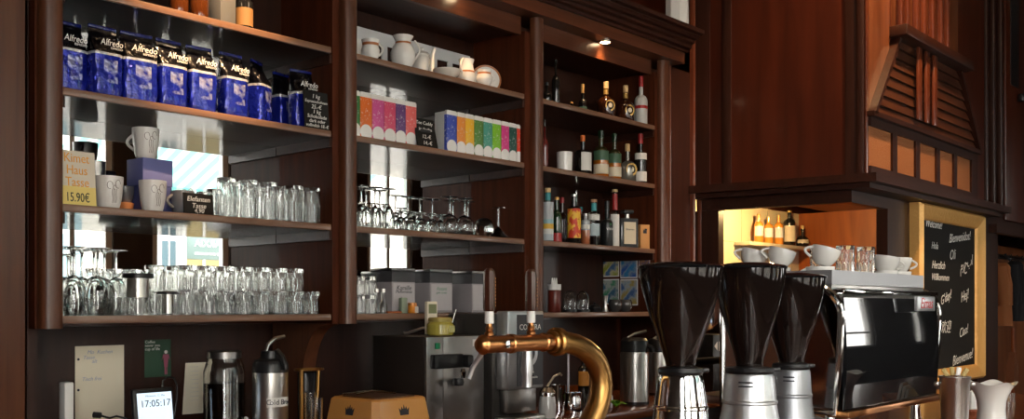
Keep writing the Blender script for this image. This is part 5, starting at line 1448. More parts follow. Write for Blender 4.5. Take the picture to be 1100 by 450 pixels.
# bulk coffee dispenser with sign
va = 2.47
u0_, u1_ = uat(545.5, va), uat(584, va)
zt_, zb_ = ZC - (334 - HY) * mpp(560, va), ZC - (418 - HY) * mpp(560, va)
cd = thing('coffee_grinder', 'steel shop grinder with dark sign plate behind the beer taps', 'grinder', ((u0_ + u1_) / 2, 2.6, BC + 0.0006), world=True)
part(MB().box(u0_ - 0.02, u1_ - 0.03, va + 0.06, 2.765, BC + 0.0006, zt_ - 0.01, 0.006), 'casing', mat('grinder_casing', (0.07, 0.065, 0.06), 0.4, metal=0.6), cd)
part(MB().box(u0_, u1_, va, va + 0.0595, zb_, zt_, 0.006), 'hopper_front', M['alu'], cd)
sp_ = part(MB().box(u0_ + 0.050, u1_ - 0.006, va - 0.002, va - 0.0004, zb_ + 0.012, zt_ - 0.014), 'sign_plate', mat('dark_sign_plate', (0.045, 0.045, 0.05), 0.4), cd)
um_ = (u0_ + 0.05 + u1_ - 0.006) / 2
text('CONTRA', 0.030, M['chalk'], cd, (um_, va - 0.0024, zt_ - 0.062), name='sign_lettering')
text('Kaffee', 0.017, M['chalk'], cd, (um_, va - 0.0024, zb_ + 0.063), name='sign_lettering')
text('& Espressomühle', 0.0125, M['chalk'], cd, (um_, va - 0.0024, zb_ + 0.042), name='sign_lettering')
part(MB().lathe([(0.042, 0), (0.042, 0.0014), (0.026, 0.0014), (0.026, 0), (0.042, 0)], 32, xf=Matrix.Translation((um_, va - 0.0021, zb_ + 0.135)) @ Matrix.Rotation(R(90), 4, 'X') @ Matrix.Scale(1.18, 4, (0, 1, 0))), 'emblem_ring', M['alu'], cd)
part(MB().prism([(um_ - 0.012, zb_ + 0.10), (um_ + 0.012, zb_ + 0.10), (um_ + 0.009, zb_ + 0.155), (um_ + 0.003, zb_ + 0.185), (um_ - 0.003, zb_ + 0.185), (um_ - 0.009, zb_ + 0.155)], 'Y', va - 0.0036, va - 0.0021), 'emblem', M['alu'], cd)
part(MB().box(u0_ + 0.02, u1_ - 0.02, va + 0.02, va + 0.0598, zb_ - 0.09, zb_ - 0.0005, 0.004), 'chute', M['steel_dark'], cd)
part(MB().box(u0_ - 0.01, u1_ - 0.01, va - 0.02, va + 0.0598, BC + 0.0006, BC + 0.02, 0.004), 'drip_tray', M['steel'], cd)
# small wares between grinder and thermos
t = thing('sugar_pourer', 'glass sugar pourer with chrome cap and white sugar', 'sugar pourer', (uat(588, 2.48), 2.48, BC + 0.0006))
k = mpp(588, 2.48)
part(MB().lathe([(0, 0), (0.034, 0), (0.035, 0.05), (0.030, 0.085), (0, 0.085)], 24), 'jar_body', mat('sugar_glass', (0.55, 0.54, 0.52), 0.1, coat=0.8), t)
part(MB().lathe([(0, 0.0855), (0.033, 0.0855), (0.033, 0.1), (0.02, 0.118), (0, 0.122)], 24), 'cap', M['chrome'], t)
t = thing('steel_pitcher', 'small steel milk pitcher with wooden board behind the brass pipe', 'pitcher', (uat(616, 2.50), 2.50, BC + 0.0006), R(200))
part(MB().lathe([(0, 0), (0.038, 0), (0.040, 0.02), (0.034, 0.06), (0.035, 0.085), (0.033, 0.085), (0.032, 0.06), (0.037, 0.02), (0, 0.004)], 28), 'body', M['chrome'], t)
part(MB().tube(handle_pts(0.035, 0.02, 0.078, 0.028), 0.004, 8), 'handle', M['chrome'], t)
t = thing('strainer', 'curved steel strainer leaning beside the sugar pourer', 'strainer', (uat(600, 2.60), 2.60, BC + 0.0006))
part(MB().tube([(-0.075, 0, 0.105), (-0.03, 0, 0.145), (0.01, 0, 0.155), (0.02, 0, 0.148)], 0.005, 8), 'handle', M['steel'], t)
part(MB().lathe([(0, 0), (0.028, 0.0), (0.032, 0.11), (0.03, 0.11), (0, 0.006)], 24), 'cup', M['chrome'], t)
t = thing('steel_rod', 'thin upright grey steel rod on a round foot behind the brass pipe', 'rod', (uat(610.5, 2.66), 2.66, BC + 0.0006))
part(MB().tube([(0, 0, 0.008), (0, 0, ZC - (377 - HY) * mpp(610, 2.66) - BC)], 0.0055, 10), 'rod', M['alu'], t)
part(MB().lathe([(0, 0), (0.035, 0), (0.035, 0.006), (0, 0.008)], 20), 'foot', M['alu'], t)
bottle('syrup_bottle', 'small dark bottle with amber label inside the curve of the brass pipe', 627, 2.62, BC, 393, 452, 12, dark, M['steel'], [(0.45, 0.75, col('amber_label', (0.60, 0.25, 0.04), 0.5), 'l')], hb=0.76, rn=0.4, caph=0.12, group=None)
bottle('syrup_bottle', 'clear slim bottle next to the amber-labelled one, behind the pipe', 635, 2.70, BC, 389, 450, 9, clear_g, M['alu'], hb=0.7, rn=0.4, caph=0.1, group=None)
solo(MB().box(-0.06, 0.06, -0.05, 0.05, 0, 0.02, 0.003).box(-0.055, 0.055, -0.045, 0.045, 0.02, 0.075, 0.003), 'wooden_box', M['orange_wood'], 'small pale wooden box behind the steel pitcher', 'box', (uat(622, 2.78), 2.78, BC + 0.0006))
solo(MB().lathe([(0, 0), (0.008, 0), (0.009, 0.003), (0.009, 0.05), (0.006, 0.056), (0, 0.058)], 14), 'salt_shaker', M['alu'], 'tiny white-capped shaker beside the brass pipe', 'shaker', (uat(656, 2.52), 2.52, BC + 0.0006))
lf = MB()
for q in range(5):
    a = R(-60 + 62 * q)
    pts = []
    for s_ in range(7):
        f = s_ / 6
        wdt = 0.022 * math.sin(PI * f) ** 0.7 + 0.0006
        x = 0.05 * f
        pts.append([(x, -wdt, 0.016 + 0.012 * math.sin(f * PI) + 0.006 * q * 0.5), (x, wdt, 0.016 + 0.012 * math.sin(f * PI) + 0.006 * q * 0.5), (x, wdt, 0.0145 + 0.012 * math.sin(f * PI) + 0.003 * q), (x, -wdt, 0.0145 + 0.012 * math.sin(f * PI) + 0.003 * q)])
    lf.loft(pts, xf=Matrix.Rotation(a, 4, 'Z') @ Matrix.Rotation(R(-18), 4, 'Y'))
lfm = mat('mint_leaf', (0.16, 0.36, 0.02), 0.5)
solo(lf, 'mint_sprig', lfm, 'bright green mint leaves lying by the foot of the brass pipe', 'herb', (uat(662, 2.44), 2.44, BC - 0.0135 + 0.012))
# thermos flasks
def thermos(px, v, label, r, ys, yt):
    k = mpp(px, v)
    zL = lambda py: ZC - (py - HY) * k - BC
    t = thing('thermos', label, 'thermos flask', (uat(px, v), v, BC + 0.0006), R(-20), 'thermos flasks on the back counter')
    part(MB().lathe([(0, 0), (r * 1.02, 0), (r * 1.02, 0.012), (0, 0.012)], 32), 'base', M['black'], t)
    part(MB().lathe([(0, 0.0124), (r, 0.0124), (r, zL(ys) - 0.01), (r * 0.96, zL(ys)), (0, zL(ys))], 36), 'vessel', M['steel'], t)
    part(MB().lathe([(0, zL(ys) + 0.0004), (r * 0.98, zL(ys) + 0.0004), (r * 0.95, zL(yt) - 0.012), (r * 0.8, zL(yt)), (0, zL(yt))], 32), 'lid', M['black'], t)
    part(MB().tube([(r * 0.5, -r * 0.6, zL(ys) + 0.03), (r * 0.8, -r * 1.0, zL(ys) + 0.02), (r * 0.85, -r * 1.1, zL(ys))], 0.010, 8), 'spout', M['black'], t)
    part(MB().tube([(-r * 0.6, 0, zL(yt)), (0, 0, zL(yt) + 0.018), (r * 1.0, 0, zL(yt) + 0.03)], 0.006, 8), 'lever', M['steel'], t)
thermos(681.5, 2.55, 'steel thermos flask with black pump lid beside the brass pipe', 0.064, 378, 363)
thermos(708, 2.72, 'second steel thermos flask standing behind the chrome grinder', 0.060, 378, 364)
t = thing('black_box', 'black box with white square label between two grinders, on the back counter', 'box', (uat(763, 2.50), 2.50, BC + 0.0006))
part(MB().box(-0.06, 0.06, -0.05, 0.05, 0, 0.30, 0.006), 'carton', M['black'], t)
part(MB().box(-0.005, 0.028, -0.0512, -0.0504, 0.22, 0.265), 'label', M['white'], t)
part(MB().prism([(-0.048, 0.243), (-0.02, 0.222), (-0.02, 0.265)], 'Y', -0.0512, -0.0504), 'arrow_mark', M['white'], t)

# ================================================================== HATCH SHELF
hs0, hs1 = uat(806, 2.985), NU - 0.002
hz = 1.822
solo(MB().box(hs0, hs1, 2.985, 3.0975, hz - 0.022, hz, 0.002), 'wall_shelf', mat('cream_shelf', (0.72, 0.60, 0.40), 0.4), 'cream wall shelf with bottles inside the lit serving hatch', 'shelf', ((hs0 + hs1) / 2, 3.04, hz), world=True)
am2 = col('amber_spirit', (0.62, 0.24, 0.03), 0.08, coat=0.8)
G5 = 'bottles on the shelf in the serving hatch'
for px, yt_, wd, lb in ((815, 229, 10, 'amber bottle with white label at the left end of the hatch shelf'), (825.5, 231, 10, 'amber bottle with white label, second from left in the hatch'),
                        (836.5, 228, 10, 'amber bottle with white label, third from left in the hatch')):
    bottle('spirit_bottle', lb, px, 3.03, hz, yt_, 260, wd, am2, gold_l, [(0.25, 0.62, white_l, 'l')], hb=0.66, rn=0.34, caph=0.08, group=G5)
bottle('spirit_bottle', 'black bottle with white and yellow label in the serving hatch', 848, 3.03, hz, 222, 260, 13, dark, gold_l, [(0.12, 0.60, cream_l, 'l')], hb=0.68, rn=0.34, caph=0.07, group=G5)
bottle('spirit_bottle', 'small dark bottle with cork in the serving hatch', 862, 3.03, hz, 239, 262, 13, dark, cork_c, [(0.2, 0.4, cream_l, 'l')], hb=0.36, rn=0.25, caph=0.15, group=G5)
bottle('spirit_bottle', 'white bottle with gold cap and dark label in the hatch', 871.5, 3.025, hz, 230, 263, 11, col('white_bottle', (0.75, 0.68, 0.52), 0.3), gold_l, [(0.3, 0.66, M['ink'], 'l')], hb=0.80, rn=0.62, caph=0.14, group=G5)

# ================================================================== ESPRESSO MACHINE
VM, U0, U1 = 1.275, 2.96, uat(1010, 1.275)
mz0, mz1, mtop = FC + 0.085, 1.470, 1.487
em = thing('espresso_machine', 'chrome espresso machine with glossy black rear panel on the bar counter', 'espresso machine', ((U0 + U1) / 2, 1.5, FC + 0.0006), world=True)
def prof_pts(inset=0.0):
    pts = [(1.70 - inset, mz0 + inset), (1.70 - inset, mtop - inset)]
    r = 0.09
    cx, cz = VM + inset + r, mtop - inset - r
    for k in range(9):
        a = PI / 2 + PI / 2 * k / 8
        pts.append((cx + r * math.cos(a), cz + r * math.sin(a)))
    pts += [(VM + inset + 0.004, mz0 + 0.2), (VM + inset + 0.02, mz0 + inset)]
    return pts
part(MB().prism(prof_pts(0.012), 'X', U0 + 0.012, U1 - 0.012), 'body', M['steel'], em)
# end panels with bright tube borders
for ux, sgn_ in ((U0, 1), (U1, -1)):
    part(MB().prism(prof_pts(0.010), 'X', min(ux + sgn_ * 0.0115, ux + sgn_ * 0.002), max(ux + sgn_ * 0.0115, ux + sgn_ * 0.002)), 'end_panel', M['chrome'], em)
    pp = [(ux, a, b) for a, b in prof_pts(0.006)]
    part(MB().tube(pp, 0.012, 10, closed=True), 'tube_border', M['chrome'], em)
# glossy rear panel facing the guests, slightly bowed
rings = []
for k in range(13):
    f = k / 12
    z = mz0 + 0.012 + (mz1 - 0.035 - mz0) * f
    bow = 0.010 * math.sin(PI * min(1, f * 0.95 + 0.05)) 
    rings.append([(U0 + 0.022, VM + 0.008 - bow, z), (U1 - 0.022, VM + 0.008 - bow, z), (U1 - 0.022, VM + 0.0115, z), (U0 + 0.022, VM + 0.0115, z)])
part(MB().loft(rings), 'rear_panel', M['black_gloss'], em, ang=60)
part(MB().box(U0 + 0.012, U1 - 0.012, VM - 0.012, VM + 0.06, mz0 - 0.012, mz0 + 0.010, 0.006), 'lower_rail', M['copper'], em)
part(MB().box(U0 + 0.012, U1 - 0.012, VM + 0.002, VM + 0.06, mz1 - 0.012, mz1 + 0.004, 0.006), 'upper_rail', M['chrome'], em)
p, _ = at(981, 318, v=VM - 0.02); q, _ = at(1000, 334, v=VM - 0.02)
bd = part(MB().box(p.x, q.x, VM - 0.035, VM - 0.0225, q.z, p.z, 0.003), 'badge', M['alu'], em)
text('Eimas', 0.052, M['red_ink'], em, ((p.x + q.x) / 2, VM - 0.0353, (p.z + q.z) / 2), name='badge_lettering', shear=0.3, sx=1.0)
for ux in (U0 + 0.06, U1 - 0.06):
    for vy in (VM + 0.07, 1.62):
        part(MB().lathe([(0, 0), (0.022, 0), (0.018, 0.03), (0.014, mz0 + 0.011 - FC), (0, mz0 + 0.011 - FC)], 16, (ux, vy, FC + 0.0006)), 'foot', M['chrome'], em)
# cup tray with low smoked rail
part(MB().box(U0 + 0.03, U1 - 0.03, VM + 0.05, 1.69, mtop - 0.012, mtop + 0.002, 0.002), 'cup_tray', M['steel'], em)
smk = thin_glass('smoked_rail', (0.42, 0.42, 0.43))
rl = MB()
TZ = mtop + 0.0022
rl.box(U0 + 0.03, U1 - 0.03, VM + 0.050, VM + 0.054, TZ, TZ + 0.045)
rl.box(U0 + 0.03, U0 + 0.034, VM + 0.0545, 1.69, TZ, TZ + 0.045)
rl.box(U1 - 0.034, U1 - 0.03, VM + 0.0545, 1.69, TZ, TZ + 0.045)
part(rl, 'cup_rail', mat('rail_steel', (0.36, 0.36, 0.37), 0.35, metal=0.6), em)
# barista side
for ux in (U0 + 0.25, U1 - 0.25):
    g = part(MB().lathe([(0, 0), (0.036, 0), (0.036, 0.08), (0, 0.08)], 24, (ux, 1.76, mz0 + 0.16)), 'group_head', M['chrome'], em)
    part(MB().tube([(ux, 1.78, mz0 + 0.145), (ux, 1.95, mz0 + 0.13)], 0.014, 10), 'portafilter_handle', M['black'], em)
part(MB().box(U0 + 0.04, U1 - 0.04, 1.7005, 1.80, mz0 + 0.24, mtop - 0.03, 0.02), 'group_housing', M['chrome'], em)
part(MB().box(U0 + 0.05, U1 - 0.05, 1.7005, 1.84, mz0, mz0 + 0.03, 0.004), 'drip_tray', M['steel'], em)

# cups on the tray
def cap_prof(r=0.046, h=0.058):
    o = [(0.020, 0), (0.024, 0.003)]
    for k in range(1, 9):
        f = k / 8
        o.append((0.024 + (r - 0.024) * math.sin(f * PI / 2) ** 0.75, 0.003 + (h - 0.003) * f))
    return wall_prof(o, 0.0028)
cupp = None
GC = 'white cups on the espresso machine'
def cup(u, v, z, label, tilt=0.0, td=0.0, rz=0.0):
    """tilt: lean angle, td: direction it leans to (in the tray plane)"""
    global cupp
    axis = Vector((-math.sin(td), math.cos(td), 0))
    q = Matrix.Rotation(tilt, 4, axis) @ Matrix.Rotation(rz, 4, 'Z')
    e = q.to_euler()
    if cupp is None:
        cupp = thing('cappuccino_cup', label, 'cup', (u, v, z), rot=e, group=GC)
        part(MB().lathe(cap_prof(), 32), 'cup_body', M['white'], cupp)
        part(MB().tube([(-x, y, zz) for x, y, zz in handle_pts(0.043, 0.018, 0.052, 0.024)], 0.0042, 8), 'handle', M['white'], cupp)
    else:
        dup(cupp, (u, v, z), rot=e, label=label)
RD = math.atan2(-CT, ST)         # direction to the right of the picture in the tray plane
def cup_px(px, u=None, v=None):
    du, dv = rat(px)
    return (u, u * dv / du) if u is not None else (v * du / dv, v)
Z1 = TZ + 0.0006
Z2 = Z1 + 0.046
spots = [(791, 3.05, ''), (834, 3.05, ''), (881, 3.06, '')]
names = ['at the far left end of the machine', 'second from the left end of the machine', 'third from the left, beside the upturned glasses']
for (px, u, _), nm in zip(spots, names):
    uu, vv = cup_px(px, u=u)
    vv = min(vv, 1.643)
    cup(uu, vv, Z1, 'white cup below another, %s' % nm, rz=RD)
    cup(uu + 0.004, vv - 0.004, Z2 + 0.016, 'white cup leaning on top of another, %s' % nm, tilt=R(16), td=RD, rz=RD)
for uu, vv, two, nm in ((3.17, 1.60, False, 'standing between the leaning stacks, further back'), (3.40, 1.50, False, 'behind the upturned glasses'), (3.57, 1.385, True, 'right of the upturned glasses'),
                       (3.53, 1.50, False, 'in the rear row right of the glasses'), (3.705, 1.385, True, 'near the right end of the machine'), (3.69, 1.51, False, 'in the rear row at the right end of the machine')):
    cup(uu, vv, Z1, 'white cup %s' % (nm if not two else 'below another, ' + nm), rz=RD + 0.3)
    if two:
        cup(uu, vv, Z2 + 0.006, 'white cup on top of another, %s' % nm, tilt=R(9 if uu < 3.6 else 2), td=RD, rz=RD + PI)
P5 = tumbler('tall_tumbler', 'x', (0, 0, 0), 0.032, 0.135, 'g')
for k, (px, v) in enumerate(((880, 1.48), (908, 1.40), (930, 1.375))):
    uu, vv = cup_px(px, v=v)
    dup(P5, (uu, vv, TZ + 0.0006), 0, ('upturned tall glass on the machine, left of three, behind the cups', 'upturned tall glass on the machine, middle of three', 'upturned tall glass on the machine, right of three')[k], 'upturned glasses on the espresso machine')
bpy.data.objects.remove(P5)

# ================================================================== GRINDERS
bean = mat('coffee_beans', (0.020, 0.010, 0.006), 0.5, bump=0.8, bscale=90)
hop = mat('smoked_hopper', (0.035, 0.022, 0.016), 0.06, trans=0.35, coat=0.5)
def grinder(name, label, u, v, pxw, rows, rtop, rbot, rb0, rb1, m, facets=0, slits=False):
    t_ = v / (v / 1)  # distance read from the viewing axis
    depth = CT * u + ST * v
    k = depth / F
    Z = lambda py: ZC - (py - HY) * k
    ytop, yneck, ybody = rows
    t = thing(name, label, 'coffee grinder', (u, v, FC + 0.0006), R(-48), 'coffee grinders on the bar counter')
    z0 = FC + 0.0006
    zt, zn, zb = Z(ytop) - z0, Z(yneck) - z0, Z(ybody) - z0
    H = zt - zn
    pr = []
    for f, s in ((0, 0.0), (0.05, 0.03), (0.15, 0.14), (0.28, 0.30), (0.42, 0.48), (0.58, 0.67), (0.75, 0.84), (0.87, 0.945), (0.95, 0.985), (1.0, 1.0)):
        pr.append((rbot + (rtop - rbot) * s, zn + H * f * 0.955))
    inner = [(r - 0.004, z) for r, z in pr]
    part(MB().lathe([(0, pr[0][1])] + pr + [(0, pr[-1][1])], 40), 'hopper', M['smoke'], t)
    ztop = pr[-1][1]
    lid = part(MB().lathe([(0, ztop + 0.0004), (rtop * 1.02, ztop + 0.0004), (rtop * 1.03, ztop + 0.006), (rtop * 0.96, ztop + 0.010), (rtop * 0.5, ztop + 0.017), (0, ztop + 0.018)], 40), 'lid', M['black_gloss'], t)
    part(MB().lathe([(0, zn - 0.020), (rb0 * 0.95, zn - 0.020), (rb0 * 1.0, zn - 0.013), (rb0 * 0.95, zn - 0.004), (rbot * 1.02, zn - 0.0006), (0, zn - 0.0006)], 36), 'adjusting_collar', M['black'], t)
    part(MB().box(rb0 * 0.9, rb0 * 1.25, -0.012, 0.012, zn - 0.016, zn - 0.004, 0.004), 'collar_lever', M['black'], t)
    zb1 = zn - 0.021
    fn = (lambda a, z: 1 + 0.018 * (abs(math.cos(a * facets / 2)) - 0.5)) if facets else None
    hB = zb1 - 0.09
    prb = [(0, 0.0905), (rb1 * 1.06, 0.0905), (rb0 + (rb1 - rb0) * 0.72, 0.0905 + hB * 0.28), (rb0 + (rb1 - rb0) * 0.50, zb1 - 0.082), (rb0 + (rb1 - rb0) * 0.49 + 0.0025, zb1 - 0.079), (rb0 + (rb1 - rb0) * 0.47 + 0.0025, zb1 - 0.074), (rb0 + (rb1 - rb0) * 0.45, zb1 - 0.071), (rb0, zb1 - 0.008), (rb0 * 0.95, zb1), (0, zb1)]
    part(MB().lathe(prb, 48, fn=fn), 'motor_body', m, t, ang=30)
    part(MB().box(-0.10, 0.10, -0.09, 0.09, 0.0, 0.09, 0.012), 'base', m, t)
    part(MB().box(-0.035, 0.035, 0.0905, 0.17, 0.10 * 0 + 0.06, 0.085, 0.006), 'fork', M['black'], t)
    if slits:
        for zz in (zb1 - 0.020, zb1 - 0.031):
            mb = MB()
            arc = [((rb0 * 1.03) * math.cos(R(a)), (rb0 * 1.03) * math.sin(R(a)), zz) for a in range(232, 266, 4)]
            mb.tube(arc, 0.0022, 6)
            part(mb, 'vent_slit', M['ink'], t)
    return t
grinder('coffee_grinder', 'chrome coffee grinder with large smoked hopper, leftmost of three', 2.04, 1.28, 0, (284, 393, 400), 0.100, 0.035, 0.054, 0.073, M['chrome'], facets=14)
grinder('coffee_grinder', 'silver coffee grinder with smoked hopper and two vent slits, middle of three', 2.48, 1.335, 0, (284, 393, 398), 0.099, 0.036, 0.067, 0.080, M['alu'], slits=True)
grinder('coffee_grinder', 'grey coffee grinder with smoked hopper beside the espresso machine', 2.765, 1.352, 0, (295, 389, 394), 0.100, 0.036, 0.056, 0.064, M['alu_dark'], slits=True)

# ================================================================== BEER TOWER
VT = 1.45
def bt(px, py): return tuple(at(px, py, v=VT)[0])
bw = thing('beer_tower', 'curved brass beer tower with two dark tap handles', 'beer tower', (at(632, 440, v=VT)[0].x, VT, FC + 0.0006), world=True)
raw = [(598, 367), (608, 367.5), (618, 370), (628, 375), (636, 382), (641.5, 391), (645, 402), (646, 414), (644.5, 427), (641, 439), (636, 450), (631, 461), (627.5, 475), (626, 492), (626, 512)]
path = [Vector(bt(*q)) for q in raw]
path.append(Vector((path[-1].x, VT, FC + 0.0012)))
rad = [0.024, 0.025, 0.0255, 0.026, 0.0265, 0.027, 0.0275, 0.028, 0.028, 0.028, 0.028, 0.028, 0.028, 0.028, 0.028, 0.028]
part(MB().tube([tuple(q) for q in path], rad, 20), 'swan_neck', M['brass'], bw, ang=60)
zc_ = path[0].z
part(MB().lathe([(0.0285, 0.0), (0.055, 0.0), (0.055, 0.012), (0.04, 0.02), (0.0285, 0.02), (0.0285, 0.0)], 32, (path[-1].x, VT, FC + 0.0007)), 'base_flange', M['brass'], bw)
def ring_x(u, r, w, nm, m=None, ch=0.004):
    xf = Matrix.Translation((u, VT, zc_)) @ Matrix.Rotation(R(90), 4, 'Y')
    part(MB().lathe([(0, 0), (r - ch, 0), (r, ch), (r, w - ch), (r - ch, w), (0, w)], 28, xf=xf), nm, m or M['copper'], bw)
ux = lambda px: at(px, v=VT)[0].x
ring_x(ux(595), 0.033, 0.022, 'neck_ring', M['brass'])
ring_x(ux(591), 0.026, ux(595) - ux(591) - 0.0004, 'neck_ring', M['brass'])
ring_x(ux(517), 0.0185, ux(591) - ux(517) - 0.0004, 'cross_arm', M['copper'], 0.003)
part(MB().lathe([(0, 0), (0.008, 0.0015), (0.014, 0.005), (0.0185, 0.012), (0, 0.012)], 28, xf=Matrix.Translation((ux(517) - 0.0124, VT, zc_)) @ Matrix.Rotation(R(90), 4, 'Y')), 'end_cap', M['copper'], bw)
for a, b in ((546, 552), (517.3, 520), (582, 585)):
    ring_x(ux(a), 0.0215, ux(b) - ux(a), 'joint_nut', M['copper'])
t_ = Matrix.Translation((ux(537), VT - 0.020, zc_))
part(MB().lathe([(0, 0), (0.008, 0), (0.008, 0.004), (0, 0.006)], 16, xf=t_ @ Matrix.Rotation(R(90), 4, 'X')), 'set_screw', M['chrome'], bw)
hdl = mat('dark_red_handle', (0.050, 0.015, 0.008), 0.28, coat=0.3)
for px, ytop in ((525.5, 288), (570.5, 289)):
    u = ux(px); k = mpp(px, VT)
    zt = ZC - (ytop - HY) * k
    zj = zc_ + 0.0185
    part(MB().lathe([(0, 0), (0.010, 0), (0.0105, 0.006), (0.007, 0.010), (0.009, 0.016), (0.006, 0.022), (0.006, 0.026), (0, 0.026)], 16, (u, VT, zj)), 'tap_stem', M['copper'], bw)
    zh = zj + 0.0263
    hh = zt - zh
    part(MB().lathe([(0, 0), (0.0095, 0), (0.0100, 0.004), (0.0098, 0.026), (0, 0.026)], 18, (u, VT, zh)), 'badge_ferrule', M['matte_white'], bw)
    hd = part(MB().lathe([(0, 0.0263), (0.0118, 0.0263), (0.0132, 0.034), (0.0132, hh - 0.018), (0.0115, hh - 0.006), (0.006, hh), (0, hh)], 8, (u, VT, zh)), 'tap_handle', hdl, bw, ang=25)
    rp = MB()
    for q in range(9):
        zz = zh + 0.036 + (hh - 0.06) * q / 8
        rp.box(u + 0.0118, u + 0.0142, VT - 0.007, VT - 0.0035, zz, zz + (hh - 0.06) / 8 * 0.6, 0.0008)
    part(rp, 'handle_beading', M['copper'], bw)
    part(MB().lathe([(0, -0.018), (0.010, -0.018), (0.014, -0.06), (0.011, -0.075), (0.011, -0.10), (0, -0.10)][::-1], 16, (u, VT + 0.012, zc_)) if px > 560 else MB().tube([(u + 0.006, VT + 0.02, zc_ - 0.012), (u + 0.002, VT + 0.05, zc_ - 0.05), (u - 0.006, VT + 0.055, zc_ - 0.075)], 0.0055, 10), 'spout', M['alu'] , bw)

# ================================================================== RIGHT END OF THE BAR COUNTER
v = 1.06
k = mpp(1025, v)
zL = lambda py: ZC - (py - HY) * k - FC
t = thing('steel_bucket', 'steel ring-handled container holding sugar sticks, beside the white vase', 'container', (uat(1025.5, v), v, FC + 0.0006), R(-65))
rt, rb = 15.5 * k, 12.5 * k
part(MB().lathe([(0, 0), (rb, 0), (rb + 0.001, 0.004), (rt, zL(407)), (rt + 0.003, zL(405.5)), (rt + 0.003, zL(404.2)), (rt - 0.002, zL(404.2)), (rt - 0.003, zL(407)), (rb - 0.001, 0.006), (0, 0.006)], 36), 'pail', M['steel'], t)
for s_ in (-1, 1):
    cx_ = s_ * (rt + 0.006)
    part(MB().lathe([(0, -0.008), (0.009, -0.005), (0.010, 0), (0.009, 0.005), (0, 0.008)], 14, (cx_, 0, zL(412.5))), 'ring_handle', M['steel'], t)
part(MB().lathe([(0, zL(413)), (rt - 0.0035, zL(413)), (rt - 0.0035, zL(404.5)), (0, zL(403))], 24), 'contents', mat('brown_sticks', (0.14, 0.06, 0.03), 0.7, bump=0.6, bscale=120), t)
ys = col('ochre_packet', (0.50, 0.36, 0.12), 0.5)
for q, (dx, an, m_) in enumerate(((-0.014, -30, ys), (0.006, 10, M['white']), (0.018, 28, ys), (-0.002, -8, ys))):
    part(MB().box(-0.007, 0.007, -0.004, 0.004, 0, 0.042, 0.002, xf=Matrix.Translation((dx, 0.004 * q - 0.006, zL(408.5))) @ Matrix.Rotation(R(an), 4, 'Y')), 'sugar_stick', m_, t)
# woven basket with napkins
bu, bv = uat(1043, 1.17), 1.17
bk = thing('napkin_basket', 'reddish woven basket between steel container and white vase', 'basket', (bu, bv, FC + 0.0006), R(0))
zb_ = ZC - (436 - HY) * mpp(1047, 1.17) - FC
def flute(a, z): return 1 + 0.012 * math.cos(26 * a) * (1 if 0.006 < z < zb_ - 0.012 else 0)
wv = mat('woven_red', (0.34, 0.10, 0.045), 0.6, bump=0.6, bscale=70)
part(MB().lathe([(0, 0), (0.10, 0), (0.118, zb_ - 0.010), (0.122, zb_ - 0.006), (0.122, zb_), (0.112, zb_), (0.096, 0.006), (0, 0.006)], 104, fn=flute, sy=0.72), 'wall', wv, bk)
nap = thing('napkins', 'white folded napkins standing in the woven basket', 'napkins', (uat(1044, 1.17), 1.17, FC + 0.0075))
for q in range(3):
    hq = ZC - (417 + 3 * q - HY) * mpp(1047, 1.17) - FC - 0.008
    part(MB().prism([(-0.075, 0.0), (0.07, 0.0), (0.045, hq * 0.66), (-0.02, hq), (-0.065, hq * 0.96)], 'Y', -0.02 + 0.014 * q, -0.008 + 0.014 * q, bev=0.003), 'napkin', M['matte_white'], nap)
# white fluted vase
v = 1.02
k = mpp(1066, v)
zL = lambda py: ZC - (py - HY) * k - FC
u_ = uat(1065, v)
vs = thing('white_vase', 'white ceramic vase with flared wavy rim at the end of the bar', 'vase', (u_, v, FC + 0.0006), R(-60))
Hh = zL(411)
n = 64
rings = []
prof = [(0.0, 13), (0.02, 15), (0.10, 15.0), (0.25, 13.0), (0.45, 12.2), (0.62, 12.8), (0.76, 14.8), (0.88, 17.6), (0.96, 20.3), (1.0, 22.0)]
def vring(rpx, f, d=0.0):
    out = []
    for q in range(n):
        a = 2 * PI * q / n
        amp = max(0, (f - 0.6) / 0.4) ** 1.5
        r = rpx * k * (1 + 0.05 * amp * math.cos(5 * a)) - d
        out.append((r * math.cos(a), r * math.sin(a), Hh * f + 0.006 * amp * math.cos(5 * a)))
    return out
prof = [(f, r * 1.13) for f, r in prof]
rings = [vring(r, f) for f, r in prof] + [vring(r, f, 0.004) for f, r in prof[::-1][:-2]]
part(MB().loft(rings), 'body', M['white'], vs, ang=60)
# small glass behind
solo(MB().lathe([(0, 0), (0.014, 0), (0.016, 0.045), (0.0145, 0.045), (0.0125, 0.006), (0, 0.006)], 18), 'shot_glass', M['glass'], 'tiny clear glass right of the white vase', 'glass', (uat(1086.5, 1.25), 1.25, FC + 0.0006))

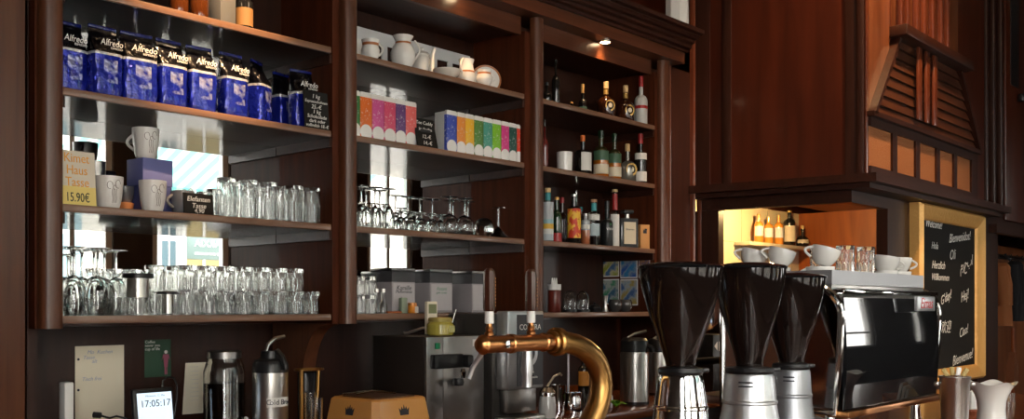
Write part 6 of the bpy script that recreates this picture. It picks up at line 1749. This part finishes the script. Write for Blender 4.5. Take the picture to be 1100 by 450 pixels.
# ================================================================== NICHE AT THE RIGHT: COATS, BROOM
NV = HV + 0.495
rk = thing('coat_rack', 'dark coat rack with hooks in the niche at the right', 'coat rack', (uat(1090, NV), NV, 1.8), world=True)
zr = at(1085, 277, v=NV)[0].z
part(MB().box(uat(1068, NV), uat(1110, NV), NV - 0.02, NV - 0.0005, zr - 0.02, zr + 0.02, 0.004), 'rail', M['black'], rk)
for px in (1071, 1077, 1083, 1089, 1095, 1101):
    u = uat(px, NV)
    part(MB().tube([(u, NV - 0.021, zr), (u, NV - 0.06, zr - 0.005), (u, NV - 0.07, zr + 0.02)], 0.006, 8), 'hook', M['black'], rk)
def coat(px, ytop, ybot, wpx, m, label):
    vv = NV - 0.16
    k = mpp(px, vv)
    a, _ = at(px, ytop, v=vv)
    H = (ybot - ytop) * k
    Wd = wpx * k / 2
    rg = []
    nn = 36
    for f, ws, ds in ((0, 0.25, 0.5), (0.03, 0.62, 0.8), (0.08, 0.92, 1.0), (0.3, 0.95, 1.0), (0.6, 1.0, 1.1), (1.0, 1.08, 1.2)):
        rg.append([(Wd * ws * math.cos(2 * PI * q / nn) * (1 + 0.05 * f * math.cos(9 * 2 * PI * q / nn)), 0.065 * ds * math.sin(2 * PI * q / nn) * (1 + 0.12 * f * math.cos(7 * 2 * PI * q / nn)), -H * f) for q in range(nn)])
    t = thing('coat', label, 'coat', (a.x, vv, a.z))
    part(MB().loft(rg[::-1]), 'coat_body', m, t, ang=70)
    for s_ in (-1, 1):
        part(MB().tube([(s_ * Wd * 0.85, 0, -H * 0.08), (s_ * Wd * 1.05, -0.02, -H * 0.35), (s_ * Wd * 1.02, -0.03, -H * 0.68)], [0.045, 0.05, 0.042], 12), 'sleeve', m, t)
    part(MB().tube([(-Wd * 0.25, 0.03, 0.0), (0, 0.075, 0.05), (Wd * 0.25, 0.03, 0.0)], 0.008, 6), 'hanging_loop', m, t)
coat(1076, 282, 350, 11, mat('orange_brown_cloth', (0.30, 0.10, 0.03), 0.8), 'orange-brown apron hanging on the left of the coat rack')
coat(1090, 280, 345, 17, mat('dark_cloth', (0.010, 0.010, 0.012), 0.8), 'dark coat hanging on the rack in the niche')
vv = NV - 0.25
a, _ = at(1088, 352, v=vv); b, _ = at(1088, 412, v=vv)
br = thing('broom', 'reddish broom leaning head up in the niche below the coats', 'broom', (a.x, vv, 0.0), world=True)
zh0, zh1 = at(1088, 410, v=vv)[0].z, at(1088, 378, v=vv)[0].z
kk = mpp(1088, vv)
part(MB().loft([[(a.x - 11 * kk, vv - 0.03, zh0), (a.x + 11 * kk, vv - 0.03, zh0), (a.x + 11 * kk, vv + 0.03, zh0), (a.x - 11 * kk, vv + 0.03, zh0)],
                [(a.x - 9 * kk, vv - 0.03, (zh0 + zh1) / 2), (a.x + 9 * kk, vv - 0.03, (zh0 + zh1) / 2), (a.x + 9 * kk, vv + 0.03, (zh0 + zh1) / 2), (a.x - 9 * kk, vv + 0.03, (zh0 + zh1) / 2)],
                [(a.x - 3 * kk, vv - 0.02, zh1), (a.x + 3 * kk, vv - 0.02, zh1), (a.x + 3 * kk, vv + 0.02, zh1), (a.x - 3 * kk, vv + 0.02, zh1)]]), 'bristles', mat('red_bristle', (0.22, 0.07, 0.025), 0.8, bump=0.8, bscale=150), br)
part(MB().tube([(a.x, vv, zh1 + 0.0005), (a.x, vv, at(1088, 352, v=vv)[0].z)], 0.012, 10), 'handle', M['orange_wood'], br)
part(MB().tube([(a.x, vv, 0.0006), (a.x, vv, zh0 - 0.0005)], 0.012, 10), 'stick', M['orange_wood'], br)
